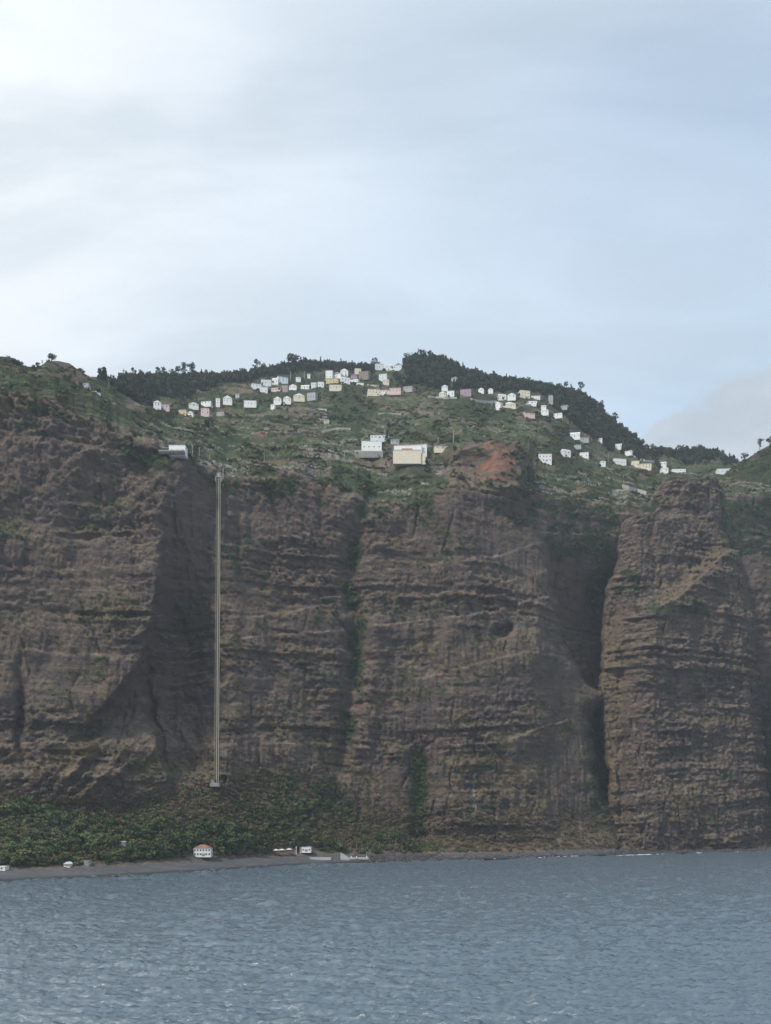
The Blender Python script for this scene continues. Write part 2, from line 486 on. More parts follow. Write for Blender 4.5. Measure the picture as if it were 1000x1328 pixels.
# central gully
G1 = line(PY, [(640, 475), (700, 462), (740, 448), (800, 464), (870, 458), (950, 446), (1010, 438)])
O += 13 * np.exp(-((px_w - G1) / 13) ** 2) * sst(PY, 640, 700) * (1 - sst(PY, 980, 1030))
O += -9 * np.exp(-((px_w - (G1 + 26)) / 14) ** 2) * sst(PY, 760, 820) * (1 - sst(PY, 930, 990))
O += 15 * np.exp(-((px_w - 545) / 16) ** 2) * sst(PY, 945, 985)
O += -12 * blob(px_w, py_w, 655, 900, 70, 110)
# bowl on the right, with the nearer face's edge on its left
XL = line(PY, [(630, 660), (680, 694), (705, 703), (760, 712), (800, 720), (850, 735), (880, 752), (893, 768), (900, 800)])
O += 80 * sst(px_w, XL - 2, XL + 7) * sst(PY, 690, 800) * (1 - sst(PX, 905, 1000))
O += 12 * blob(PX, PY, 770, 690, 60, 55) - 14 * blob(px_w, PY, 690, 840, 26, 75)
XL2 = line(PY, [(900, 758), (930, 752), (960, 752), (1000, 758), (1040, 770), (1075, 800)])
O += 60 * sst(px_w, XL2, XL2 + 26) * sst(PY, 900, 935) * (1 - sst(PY, 1045, 1078)) * (1 - sst(PX, 905, 1000))
O += -10 * blob(px_w, py_w, 768, 908, 12, 11) - 16 * blob(PX, PY, 760, 1088, 55, 18)
# red scar below the brow, its left arm, hollows and caves
O += 12 * blob(px_w, PY, 572, 592, 18, 26) - 8 * blob(px_w, PY, 545, 622, 16, 22)
O += 17 * blob(px_w, py_w, 652, 818, 12, 8, 3) + 22 * blob(PX, PY, 290.5, 1011, 3.4, 4.2, 4)
O += 20 * blob(px_w, py_w, 478, 640, 12, 20)
# named ledges: (px, py) lines, metres out
LEDGES = [([(285, 803), (360, 795), (460, 776)], 3.5), ([(470, 778), (560, 770), (640, 757), (715, 742)], 3.0), ([(300, 830), (380, 822), (455, 815)], 2.2),
          ([(480, 812), (560, 803), (640, 792), (716, 771)], 6.5), ([(330, 930), (440, 936)], 3.0), ([(345, 945), (450, 956), (520, 966)], 3.0),
          ([(340, 962), (440, 968), (520, 972), (640, 962), (690, 950)], 3.0), ([(190, 848), (250, 842), (285, 840)], 2.5), ([(185, 880), (285, 870)], 2.0),
          ([(0, 835), (90, 850), (175, 848)], 2.5), ([(0, 925), (100, 925), (190, 930)], 2.5), ([(190, 800), (285, 792)], 2.5), ([(195, 935), (285, 945)], 2.5),
          ([(490, 740), (640, 722), (700, 705)], 3.0), ([(0, 745), (110, 738), (205, 730)], 2.5), ([(0, 690), (100, 700), (200, 690)], 3.0), ([(310, 700), (440, 690)], 2.5),
          ([(540, 880), (680, 846), (730, 850)], 3.5), ([(660, 960), (740, 930)], 3.0), ([(690, 660), (830, 668)], 4), ([(690, 690), (800, 694)], 4), ([(700, 735), (780, 735)], 5)]
PALE = np.zeros_like(PY)
for pts, am in LEDGES:
    a = np.array(pts, float)
    ly = np.interp(PXS, a[:, 0], a[:, 1])[None, :] + perlin(PX / 30.0, 0 * PX + am, 50) * 2.2
    inx = sst(PX, a[0, 0] - 6, a[0, 0] + 8) * (1 - sst(PX, a[-1, 0] - 8, a[-1, 0] + 6))
    br = sst(perlin(PX / 24.0, PY / 200 + am, 51), -0.45, 0.0)
    O += -am * inx * br * sst(PY, ly - 1.2, ly + 1.6) * (1 - sst(PY, ly + 6, ly + 44))
    PALE += inx * br * np.exp(-((PY - ly) / 2.2) ** 2)
D = DY + O
scar = sst(px_w, 572 + 0.45 * (PY - 575) * 0, 600) * (1 - sst(px_w, 672, 700)) * sst(PY, 576, 581) * (1 - sst(PY, 628, 660))
scar_y = 1062 + (640 - PY) * 0.55 + 22 * blob(px_w, PY, 612, 604, 22, 22) - 10 * blob(px_w, py_w, 642, 612, 14, 20)
D = D * (1 - scar) + np.minimum(D, scar_y) * scar
X, Y, Z = unproj(PX, PY, D)

# --- strata, grooves and crags in world metres
lay = np.cumsum(np.random.default_rng(3).uniform(1.6, 9.5, 180))
lay_p = np.random.default_rng(4).uniform(-1, 1, 181)
def strata(x, z, am, seed=0, dip=0.055):
    v = z - dip * x + 7 * perlin(x / 130, z / 70, 70 + seed) + 0.9 * perlin(x / 30, z / 20, 71 + seed) + 60
    i = np.clip(np.searchsorted(lay, v), 1, len(lay) - 1)
    lo, hi = lay[i - 1], lay[i]
    t = (v - lo) / (hi - lo)
    def prof(k):
        return lay_p[k] * 1.0 + 0.95 * perlin(x / 18.0 + k * 5.7, k * 3.3 + 0 * x, 72 + seed) + 0.65 * perlin(x / 5.5 + k * 2.7, k * 1.3 + v / 9, 73 + seed)
    p0 = prof(i); p1 = prof(np.minimum(i + 1, 179))
    e = sst(t, 0.72, 1.0)
    # each bed leans back a little and overhangs at its base
    return am * (p0 * (1 - e) + p1 * e + 0.55 * (0.5 - t))
craggy = np.clip(0.55 + 0.6 * perlin(PX / 140, PY / 90, 80) + 0.5 * (1 - sst(PY, 600, 760)) * (1 - sst(PX, 470, 560)), 0.25, 1.3)
bed = np.clip(0.50 + 1.7 * fbm(X / 120, Z / 70, 3, 86), 0.06, 1.4)
d = -strata(X, Z, 2.5) * bed * (0.55 + 0.6 * craggy)
d += -5.0 * fbm(X / 75, Z / 95, 3, 81)
upl = (1 - sst(PX, 190, 300)) * (1 - sst(PY, 640, 740))
d += -9.0 * (ridged((X - 0.8 * Z) / 38, (Z + 0.5 * X) / 120, 4, 87) - .45) * upl
rib = ridged((X + 0.35 * Z) / 25, Z / 46, 5, 82, 0.55)
d += -8.5 * (rib - 0.45) * craggy
ck = perlin((X + 6 * perlin(X / 20, Z / 25, 163)) / 46, Z / 260, 161)
d += 4.2 * np.clip(.6 + 1.2 * perlin(X / 14, Z / 18, 168), 0, 1.5) * np.exp(-(ck / (0.035 + .03 * perlin(X / 30, Z / 30, 169))) ** 2) * sst(perlin(X / 70, Z / 80, 162), -0.15, 0.25)
ck2 = perlin((X + 0.5 * Z) / 60, (Z - .4 * X) / 240, 164)
d += 3.2 * np.exp(-(ck2 / 0.03) ** 2) * sst(perlin(X / 80, Z / 60, 165), 0.0, 0.3)
d += -3.4 * (1.5 - bed) * ridged(X / 13, Z / 120, 3, 83) * sst(perlin(X / 90, Z / 60, 84), -0.25, 0.3)
d += -2.0 * fbm(X / 7.5, Z / 4.5, 4, 85, 0.65) * (0.5 + 0.6 * craggy) * (0.55 + 0.5 * bed)
Y = Y + d * cz
# coastal flat: bumpy ground; beach: nearly smooth
fl = sst(ZONE, 1.0, 1.25) * (1 - sst(ZONE, 1.9, 2.05))
Z = Z + fl * (2.2 * fbm(X / 28, Y / 28, 4, 90)) + sst(ZONE, 0.1, 0.6) * (1 - fl) * (1 - sst(ZONE, 0.99, 1.3)) * 0.5 * perlin(X / 30, Y / 8, 91)
rocky = sst(PX, 470, 540) * (1 - sst(ZONE, 1.3, 1.9))
Z = Z + rocky * sst(ZONE, 0.15, 0.5) * 1.6 * np.abs(fbm(X / 9, Y / 9, 4, 92))
# hillside: swells, then narrow terraces held by walls
sw = 14 * fbm(X / 170, (Y + Z) / 170, 3, 95) + 5 * ridged(X / 60, (Y + 0.4 * Z) / 110, 4, 96)
taper = sst(ZONE, 3.0, 3.5) * (1 - sst(ZONE, 5.45, 5.95))
Z = Z + sw * taper
terr_w = hz_w * (1 - sst(ZONE, 5.3, 5.8)) * sst(perlin(PX / 70, PY / 26, 97), -0.42, -0.08) * (1 - scar) * (1 - 0.8 * (1 - sst(PX, 120, 135)) * sst(ZONE, 4.4, 4.9))
tz = Z + 9 * perlin(X / 75, Y / 75, 98) + 2.5 * perlin(X / 22, Y / 22, 99) + 0.03 * X
step = 7.5
q = tz / step
qf = q - np.floor(q)
seg = perlin(X / 26.0 + np.floor(q) * 4.1, np.floor(q) * 2.3 + 0 * X, 100)
Z = Z + terr_w * (np.floor(q) + sst(qf, 0.52, 1.0) - q) * step * np.clip(0.75 + seg, 0.1, 1.0)
Z = Z + hz_w * taper * 0.9 * fbm(X / 6, (Y + Z) / 6, 3, 101)
hz_band = np.floor(q)
# --- cover masks
nA = fbm(X / 60, Z / 40, 4, 110); nB = fbm(X / 18, Z / 12, 4, 111)
veg = np.zeros_like(PY)
veg += hz_w * np.clip(0.76 + 0.35 * nA + 0.30 * nB, 0, 1)
veg = np.maximum(veg, fl * np.clip(0.55 + 0.5 * nA + .4 * nB, 0, 1) * (1 - 0.8 * sst(PX, 560, 640)))
up = (1 - sst(PY - rim_py[None, :], 10, 95)) * cz * (1 - hz_w)
veg = np.maximum(veg, up * np.clip(0.30 + 0.55 * nA + 0.4 * nB, 0, 0.9))
veg = np.maximum(veg, cz * 0.95 * np.exp(-((px_w - G1 - 2) / 13) ** 2) * np.clip(0.55 + 1.0 * perlin(PX / 30, PY / 34, 112) + 0.5 * blob(PX, PY, 462, 850, 14, 40) + 0.5 * blob(PX, PY, 460, 720, 22, 30), 0, 1))
veg = np.maximum(veg, cz * np.exp(-((px_w - 543) / 13) ** 2) * sst(PY, 955, 985))
veg = np.maximum(veg, cz * sst(px_w, XL - 20, XL + 10) * (1 - sst(PY, 700, 765)) * np.clip(0.55 + 0.4 * nB + 0.3 * nA, 0, 1) * sst(PX, 680, 720))
veg = np.maximum(veg, 0.9 * cz * sst(PX, 745, 775) * sst(PY, 900, 930) * np.clip(0.7 + 0.5 * nB, 0, 1))
veg = np.maximum(veg, cz * 0.9 * sst(px_w, 735, 765) * blob(PX, PY, 785, 765, 40, 45) )
veg = np.maximum(veg, cz * np.clip(0.18 + 0.9 * nA + 0.5 * nB, 0, 0.62) * 0.7)
veg = np.maximum(veg, 0.8 * blob(px_w, py_w, 420, 1025, 28, 22) + 0.9 * blob(px_w, py_w, 530, 635, 45, 22))
veg = np.maximum(veg, 0.85 * blob(px_w, py_w, 315, 615, 38, 30) * np.clip(0.7 + 0.6 * nB, 0, 1))
dry = cz * np.clip(-0.05 + 0.7 * fbm(X / 45, Z / 22, 4, 113) + 0.35 * sst(PY, 850, 1050), 0, 0.85)
dry = np.maximum(dry, hz_w * np.clip(-0.12 + 0.9 * fbm(X / 50, Z / 14, 4, 114), 0, 0.8))
dry = np.maximum(dry, fl * np.clip(0.45 - 0.6 * nA + sst(PX, 540, 640), 0, 0.8))
dry = np.maximum(dry, 0.75 * blob(px_w, py_w, 640, 1000, 90, 70) * np.clip(0.6 + nB, 0, 1))
dry = np.maximum(dry, 0.9 * blob(PX, PY, 245, 1045, 40, 14) + 0.9 * blob(PX, PY, 320, 990, 30, 20) * 0.5)
dry = np.maximum(dry, 0.8 * blob(px_w, py_w, 100, 480, 34, 18) + 0.7 * blob(px_w, py_w, 30, 520, 60, 16) + 0.7 * blob(px_w, py_w, 12, 467, 18, 9))
dry = np.maximum(dry, 0.55 * blob(px_w, py_w, 150, 790, 60, 60))
dry = np.maximum(dry, 0.85 * blob(px_w, py_w, 620, 850, 110, 40) * np.clip(.45 + 1.2 * nB, 0, 1))
dry = np.maximum(dry, 0.8 * blob(px_w, py_w, 100, 1010, 90, 30) * np.clip(.4 + 1.2 * nB, 0, 1))
dry = np.maximum(dry, 0.8 * blob(px_w, py_w, 330, 1012, 40, 20) + 0.8 * blob(px_w, py_w, 475, 1062, 50, 22))
red = 0.36 * scar * np.clip(.55 + 1.0 * nB, 0, 1) + 0.8 * blob(px_w + 5 * nB, py_w + 5 * nA, 643, 605, 20, 15) * np.clip(.95 + .9 * nB, 0, 1) + 0.5 * blob(px_w, py_w, 585, 697, 30, 7) + 0.45 * blob(px_w, py_w, 672, 672, 12, 10)
red += 0.55 * blob(px_w, py_w, 345, 572, 26, 7) + 0.5 * blob(px_w, py_w, 303, 690, 10, 30) * np.clip(0.8 + nB, 0, 1) + 0.35 * blob(PX, PY, 250, 1048, 30, 8)
rk = 1 - np.clip(1.1 * blob(px_w, py_w, 622, 606, 44, 24, 3) + 0.8 * blob(px_w, py_w, 365, 603, 22, 8), 0, 1)
veg = veg * rk * (1 - .9 * scar) * (1 - .75 * blob(px_w, py_w, 98, 482, 42, 20) - 0)
dry = np.maximum(dry, 0.5 * scar * np.clip(.7 + nB, 0, 1) + 0.8 * blob(px_w, py_w, 365, 603, 22, 8))
pale = np.clip(PALE, 0, 1) * 0.52 * np.clip(0.6 + 1.2 * perlin(PX / 30, PY / 30, 115), 0, 1)
pale += 0.85 * blob(px_w, py_w, 222, 640, 8, 28) * np.clip(0.3 + 1.6 * nB, 0, 1) + 0.8 * blob(px_w, py_w, 300, 655, 9, 40) * np.clip(0.0 + 1.4 * nB, 0, 1)
pale += 1.5 * np.exp(-((PX - 615 - 2.0 * perlin(PY / 6, 0 * PX, 116)) / 2.0) ** 2) * sst(PY, 1000, 1006) * (1 - sst(PY, 1048, 1054)) * sst(perlin(PX / 1.5, PY / 7, 117), -0.45, 0.1)
pale += 0.75 * blob(PX, PY, 825, 636, 22, 3) * sst(ZONE, 2.9, 3.0) + 0.5 * blob(px_w, py_w, 268, 598, 16, 8, 3)
tr = np.random.default_rng(21).uniform(0, 1, 4096)
fid = (np.abs(hz_band * 37 + np.floor((X + 30 * perlin(X / 60, hz_band, 118)) / 34.0) * 11).astype(np.int64)) % 4096
fr = tr[fid]
riser = sst(qf, 0.60, 0.70) * terr_w
field = hz_w * (1 - sst(ZONE, 5.0, 5.5)) * terr_w * np.where(fr > 0.55, 0.9, 0.0) * (1 - 0.6 * riser)
field = np.maximum(field, 0.55 * blob(px_w, py_w, 760, 625, 70, 14) * (1 - riser) + 0.5 * blob(px_w, py_w, 560, 632, 26, 18))
dry = np.maximum(dry, hz_w * terr_w * np.where(fr < 0.13, 0.7, 0.0))
veg = np.where((fr < 0.22) & (hz_w > 0.5), veg * (1 - 0.75 * terr_w), veg)
pale += hz_w * riser * np.where(tr[(fid * 7 + 3) % 4096] > 0.42, 0.60, 0.0) * (0.5 + 0.5 * (1 - sst(ZONE, 4.6, 5.2))) * (.25 + .75 * sst(PX, 110, 200))
ATT = {'veg': veg, 'dry': dry, 'red': red, 'pale': pale, 'field': field}
# far side of the hills: a few rows falling away behind the crest
xb, yb, zb = [X], [Y], [Z]
for dy_, dz_ in ((40, -12), (110, -50), (260, -130), (420, -330)):
    yy = Y[-1] + dy_
    xb.append((X[-1] / Y[-1] * yy)[None]); yb.append(yy[None]); zb.append((Z[-1] + dz_)[None])
nb = 4
V = np.stack([np.concatenate(xb), np.concatenate(yb), np.concatenate(zb)], -1)
NR, NC = V.shape[:2]
att = {k: np.concatenate([a, np.repeat(a[-1:], nb, 0)]).ravel() for k, a in ATT.items()}
FQ = grid_faces(NR, NC).reshape(NR - 1, NC - 1, 4)
Vf = V.reshape(-1, 3)
r0, r1, r2 = cnt[0], cnt[0] + cnt[1], cnt[0] + cnt[1] + cnt[2]
PARTS = (('beach', 0, r0, M_BEACH, 'dark grey pebble beach along the waterline'), ('coastal_flat', r0, r1, M_LAND, 'green strip of ground between beach and cliff foot'),
         ('cliff', r1, r2, M_LAND, 'tall brown layered sea cliff'), ('hillside', r2, NR - 1, M_LAND, 'terraced green hillside above the cliff'))
for nm, a, b, mt, lb in PARTS:
    kind(link(nm, sub_mesh(nm, Vf, FQ[a:b].reshape(-1, 4), mt, att)), 'structure', lb)

def ground(px, py):
    """world point of the relief nearest to a direction"""
    c = int(np.clip(round((px - PXS[0]) / DPX), 0, NC - 1))
    colp = HY - (Z[:, c] - CH) * F / Y[:, c]
    r = int(np.argmin(np.abs(colp - py)))
    return Vector((float(X[r, c]), float(Y[r, c]), float(Z[r, c])))

# ------------------------------------------------------------------ the buttress on the right: a rock of its own in front of the cliff
def buttress():
    nr, nu = 430, 300
    py = np.linspace(1112, 619, nr)[:, None] * np.ones((1, nu))
    u = np.linspace(0, 1, nu)[None, :] * np.ones((nr, 1))
    xl = line(py, [(615, 862), (622, 862), (632, 852), (645, 845), (660, 838), (668, 822), (676, 806), (690, 802), (725, 801), (745, 796), (760, 786), (800, 781), (850, 779), (900, 776), (960, 784), (1060, 791), (1112, 795)])
    xr = line(py, [(615, 922), (622, 932), (640, 938), (665, 940), (690, 945), (710, 947), (715, 958), (735, 964), (760, 968), (790, 974), (830, 982), (880, 985), (960, 990), (1112, 1006)])
    xl = xl + perlin(py / 9, 0 * py, 120) * 2.2 + perlin(py / 30, 0 * py, 121) * 2
    xr = xr + perlin(py / 9, 0 * py, 122) * 2.4 + perlin(py / 30, 0 * py, 123) * 2
    f = np.interp(u, [0, 0.10, 0.16, 0.30, 0.80, 0.90, 1.0], [0.03, 0.0, 0.02, 0.17, 0.93, 1.0, 0.97])
    g = np.interp(u, [0, 0.10, 0.16, 0.30, 0.55, 0.80, 0.90, 1.0], [230, 40, 24, 4, 0, 10, 42, 230])
    f = blur(f, 5, 1); g = blur(g, 5, 1)
    px = xl + (xr - xl) * f
    base = line(px, [(760, 1055), (850, 1080), (1000, 1180)]) + (1105 - py) / 490 * 125
    pxw = px + perlin(py / 22, px / 120, 124) * 5; pyw = py + perlin(px / 24, py / 100, 125) * 6
    o = g.copy()
    # shelf with a sunlit sloping ridge, and the block above set back
    rl = line(px, [(780, 815), (850, 788), (890, 765), (920, 738), (937, 718), (950, 712)])
    o += -26 * sst(pyw, rl - 26, rl + 2) * (1 - sst(py, rl + 40, rl + 260)) * sst(px, 800, 850)
    o += -12 * sst(pyw, rl - 2, rl + 3) * (1 - sst(py, rl + 10, rl + 60)) * sst(px, 830, 860)
    o += 22 * (1 - sst(pyw, 664, 671)) * (1 - sst(px, 850, 900)) + 8 * (1 - sst(pyw, 658, 668))
    o += 9 * blob(pxw, pyw, 848, 720, 5, 50) - 9 * blob(pxw, pyw, 830, 930, 28, 130) + 9 * blob(pxw, pyw, 806, 1000, 6, 110)
    o += -14 * blob(pxw, pyw, 900, 1040, 70, 40) - 10 * blob(pxw, pyw, 910, 945, 50, 14) + 6 * blob(pxw, pyw, 880, 900, 60, 14)
    Dp = base + o
    x, y, z = unproj(px, py, Dp)
    d = -strata(x, z, 3.4, 5, 0.03) * np.clip(0.6 + 1.5 * fbm(x / 90, z / 60, 3, 135), 0.12, 1.35) - 5 * fbm(x / 60, z / 70, 3, 130) - 8.5 * (ridged((x + 0.2 * z) / 27, z / 60, 5, 131, 0.55) - 0.45) - 2.1 * fbm(x / 7.5, z / 4.5, 4, 132, 0.65) + 4.5 * np.clip(.6 + 1.2 * perlin(x / 14, z / 18, 168), 0, 1.5) * np.exp(-(perlin((x + 5 * perlin(x / 18, z / 22, 166)) / 34, z / 220, 167) / .035) ** 2)
    side = np.maximum(0, 1 - np.minimum(np.abs(u - 0.0), np.abs(u - 1.0)) / 0.10)
    y = y + d * (1 - 0.6 * side)
    x = x + side * 3.0 * fbm(y / 25, z / 14, 4, 133)
    # the top closes over backwards
    xb, yb, zb = [x], [y], [z]
    for k, (dy_, dz_) in enumerate(((4, 2), (14, 3), (40, 2), (90, -8))):
        yy = np.maximum(y[-1] + dy_, y[-1].min() + dy_)
        xb.append((x[-1] + 0.5 * dy_ / 90 * (x[-1].mean() - x[-1]))[None]); yb.append(yy[None]); zb.append((z[-1] + dz_ + 1.5 * perlin(x[-1] / 8, dy_ + 0 * x[-1], 134))[None])
    Vb = np.stack([np.concatenate(xb), np.concatenate(yb), np.concatenate(zb)], -1)
    nA = fbm(x / 50, z / 30, 4, 140); nB = fbm(x / 16, z / 11, 4, 141)
    dry = np.clip(0.02 + 0.6 * nA + 0.3 * nB, 0, 0.75)
    dry = np.maximum(dry, 0.95 * sst(pyw, rl - 28, rl - 22) * (1 - sst(pyw, rl - 2, rl + 4)) * sst(px, 835, 870) * np.clip(0.75 + 0.5 * nB, 0, 1))
    dry = np.maximum(dry, 0.85 * blob(pxw, pyw, 900, 1045, 80, 45) * np.clip(0.6 + nB, 0, 1)); dry = np.maximum(dry, 0.8 * blob(pxw, pyw, 930, 935, 50, 9)); dry = np.maximum(dry, 0.6 * (1 - sst(px, 800, 822)) * sst(py, 760, 800))
    veg = np.clip(0.05 + 0.6 * nA, 0, 0.5) + 0.6 * blob(pxw, pyw, 830, 770, 35, 26) * np.clip(0.6 + nB, 0, 1) + 0.5 * blob(pxw, pyw, 870, 790, 34, 10)
    veg += 0.5 * blob(pxw, pyw, 900, 618, 40, 5)
    redm = 0.42 * blob(pxw, pyw, 910, 668, 34, 6) + 0.4 * blob(pxw, pyw, 797, 850, 9, 16) + 0.25 * blob(pxw, pyw, 890, 640, 40, 20) + 0.3 * blob(pxw, pyw, 955, 760, 12, 40)
    pale = 0.5 * blob(pxw, pyw, 935, 728, 6, 8) * np.clip(0.6 + nB, 0, 1) + 0.6 * np.exp(-((px - xl - 2) / 2.5) ** 2) * (1 - sst(py, 700, 740)) * np.clip(0.5 + nB, 0, 1)
    A_ = {'veg': veg, 'dry': dry, 'red': redm, 'pale': pale, 'field': 0 * veg}
    A_ = {k: np.concatenate([a, np.repeat(a[-1:], 4, 0)]).ravel() for k, a in A_.items()}
    me = mesh_np('rock_buttress', Vb.reshape(-1, 3), grid_faces(*Vb.shape[:2]), M_LAND, True, A_)
    kind(link('rock_buttress', me), 'structure', 'tall separate rock buttress with layered face at the right')
    return x, y, z, px, py
BX, BYY, BZ, BPX, BPY = buttress()

# ------------------------------------------------------------------ the spur at the right edge, beyond the buttress
def spur():
    nr, nc = 330, 150
    px = np.linspace(925, 1110, nc)[None, :] * np.ones((nr, 1))
    top = line(px, [(925, 640), (940, 614), (955, 602), (970, 594), (985, 584), (1000, 576), (1040, 560), (1110, 535)])
    t = np.linspace(0, 1, nr)[:, None] * np.ones((1, nc))
    py = 1106 + (top - 1106) * t
    base = line(px, [(925, 1400), (960, 1355), (1000, 1310), (1110, 1180)]) + (1106 - py) / 490 * 120
    lowf = sst(py, 690, 760)
    base += -70 * lowf * sst(px + perlin(py / 20, px / 60, 150) * 6, line(py, [(690, 1010), (780, 990), (900, 984), (960, 996), (1106, 1012)]), line(py, [(690, 1024), (780, 1000), (900, 992), (960, 1006), (1106, 1024)]))
    x, y, z = unproj(px, py, base)
    y = y - strata(x, z, 1.8, 9) * sst(py, 640, 760) - 8 * fbm(x / 60, z / 60, 4, 151) - 5 * (ridged((x + .3 * z) / 30, z / 70, 4, 152) - .4)
    xb, yb, zb = [x], [y], [z]
    for dy_, dz_ in ((20, -2), (80, -20), (250, -140)):
        xb.append((x[-1] * (1 + dy_ / y[-1]))[None]); yb.append((y[-1] + dy_)[None]); zb.append((z[-1] + dz_)[None])
    Vb = np.stack([np.concatenate(xb), np.concatenate(yb), np.concatenate(zb)], -1)
    nA = fbm(x / 50, z / 40, 4, 153); nB = fbm(x / 16, z / 11, 4, 154)
    veg = np.clip(0.75 * (1 - sst(py, 640, 800)) + 0.15 + 0.5 * nA + 0.3 * nB, 0, 1)
    red = 0.2 * blob(px, py, 985, 640, 30, 40) * np.clip(0.5 + nB, 0, 1)
    A_ = {'veg': veg, 'dry': np.clip(0.3 * nA + 0.2 * sst(py, 850, 1000), 0, .7), 'red': red, 'pale': 0 * veg, 'field': 0.5 * blob(px, py, 965, 602, 22, 8)}
    A_ = {k: np.concatenate([a, np.repeat(a[-1:], 3, 0)]).ravel() for k, a in A_.items()}
    kind(link('headland', mesh_np('headland', Vb.reshape(-1, 3), grid_faces(*Vb.shape[:2]), M_LAND, True, A_)), 'structure', 'steep green and brown headland at the right edge')
    return x, y, z, px, py
SX, SYY, SZ, SPX, SPY = spur()

# ------------------------------------------------------------------ sea
def ocean_tile(n, L, wind, seed, cut):
    r_ = np.random.default_rng(seed)
    k = np.fft.fftfreq(n, L / n) * 2 * np.pi
    kx, ky = np.meshgrid(k, k)
    kk = np.hypot(kx, ky); kk[0, 0] = 1e-6
    Lw = wind ** 2 / 9.81
    ph = np.exp(-1 / (kk * Lw) ** 2) / kk ** 4 * (0.10 + np.abs((kx * 0.25 + ky * 0.97) / kk) ** 4.0) * np.exp(-(kk * cut) ** 2)
    ph[0, 0] = 0
    h = (r_.normal(size=(n, n)) + 1j * r_.normal(size=(n, n))) * np.sqrt(ph)
    H = np.real(np.fft.ifft2(h)); s_ = H.std()
    cx = np.real(np.fft.ifft2(-1j * kx / kk * h)); cy = np.real(np.fft.ifft2(-1j * ky / kk * h))
    return H / s_, cx / s_, cy / s_
def samp(T, x, y, L):
    n = T.shape[0]
    u = (x / L % 1.0) * n; v = (y / L % 1.0) * n
    i = np.floor(u).astype(int); j = np.floor(v).astype(int); fu = u - i; fv = v - j
    i0, j0, i1, j1 = i % n, j % n, (i + 1) % n, (j + 1) % n
    return (T[j0, i0] * (1 - fu) + T[j0, i1] * fu) * (1 - fv) + (T[j1, i0] * (1 - fu) + T[j1, i1] * fu) * fv
def sea():
    pys = np.concatenate([[2600, 2000, 1700, 1550, 1460], np.arange(1400, 1110, -0.72), np.arange(1110, 1084, -1.3)])
    Ys = np.concatenate([CH * F / (pys - HY), [2150, 2400]])
    pxs = np.concatenate([[-1080, -800, -600, -420, -300], np.arange(-200, 1200, 1.9), [1300, 1420, 1600, 1800, 2080]])
    Yg = Ys[:, None] * np.ones((1, len(pxs)))
    Xg = (pxs[None, :] - 500) / F * Yg
    H1, cx1, cy1 = ocean_tile(768, 137.0, 3.6, 1, 0.16)
    H2, cx2, cy2 = ocean_tile(512, 53.0, 2.1, 2, 0.10)
    ca, sa = math.cos(0.32), math.sin(0.32)
    xr, yr = Xg * ca + Yg * sa, -Xg * sa + Yg * ca
    gust = 1.0 + 0.35 * perlin(Xg / 90, Yg / 60, 160)
    a1, a2 = 0.38, 0.25
    fadeh = (1 + 0.6 * sst(Yg, 350, 900)) * (Yg < 2100)
    Zg = (a1 * samp(H1, Xg * .42, Yg, 137.0) + a2 * gust * samp(H2, xr * .55, yr, 53.0)) * fadeh
    Zg = Zg * (1 - 0.0 * sst(Yg, 1400, 2000))
    Xd = Xg + 0.5 * a1 * samp(cx1, Xg * .42, Yg, 137.0); Yd = Yg + 1.1 * a1 * samp(cy1, Xg * .42, Yg, 137.0)
    m_, N = mat_new('sea_water')
    pos = N.n('ShaderNodeNewGeometry').outputs['Position']
    mp = N.n('ShaderNodeMapping', {'Vector': pos, 'Scale': (0.35, 1.0, 1.0), 'Rotation': (0, 0, 0.12)}).outputs[0]
    b1 = N.noise(mp, 0.6, 4.0, 0.55, 0.3); b2 = N.noise(mp, 1.7, 4.0, 0.6, 0.2)
    bh = N.m('ADD', N.m('MULTIPLY', b1, 1.5), N.m('ADD', N.m('MULTIPLY', b2, 0.42), N.m('MULTIPLY', N.noise(mp, 5.5, 2.0), 0.10)))
    finish(N, (0.112, 0.152, 0.184), 0.17, bh, 0.70, 1.0, 0.5, IOR=1.55)
    me = mesh_np('sea', np.stack([Xd, Yd, Zg], -1).reshape(-1, 3), grid_faces(*Zg.shape), m_, True)
    kind(link('sea', me), 'structure', 'rippled blue grey sea')
sea()

# ------------------------------------------------------------------ vegetation prototypes (leaf faces spread through a volume)
def leaf_cards(blobs, size, seed, up=0.25):
    """blobs: (x, y, z, rx, ry, rz, n)"""
    r_ = np.random.default_rng(seed)
    vs_ = []
    for (cx, cy, cz_, rx, ry, rz, n) in blobs:
        dv = r_.normal(size=(n, 3)); dv /= np.linalg.norm(dv, axis=1)[:, None]
        rad = r_.uniform(0.55, 1.05, n)[:, None]
        p = dv * rad * np.array([rx, ry, rz]) + np.array([cx, cy, cz_])
        nn = dv + r_.normal(size=(n, 3)) * 0.55 + np.array([0, 0, up]); nn /= np.linalg.norm(nn, axis=1)[:, None]
        t = np.cross(nn, r_.normal(size=(n, 3))); t /= np.linalg.norm(t, axis=1)[:, None]
        b = np.cross(nn, t)
        s_ = (size * r_.uniform(0.6, 1.3, n))[:, None]
        quad = np.stack([p - t * s_ - b * s_ * .6, p + t * s_ - b * s_ * .5, p + t * s_ * .7 + b * s_ * .7, p - t * s_ * .8 + b * s_ * .6], 1)
        vs_.append(quad.reshape(-1, 3))
    v = np.concatenate(vs_)
    return v, np.arange(len(v)).reshape(-1, 4)


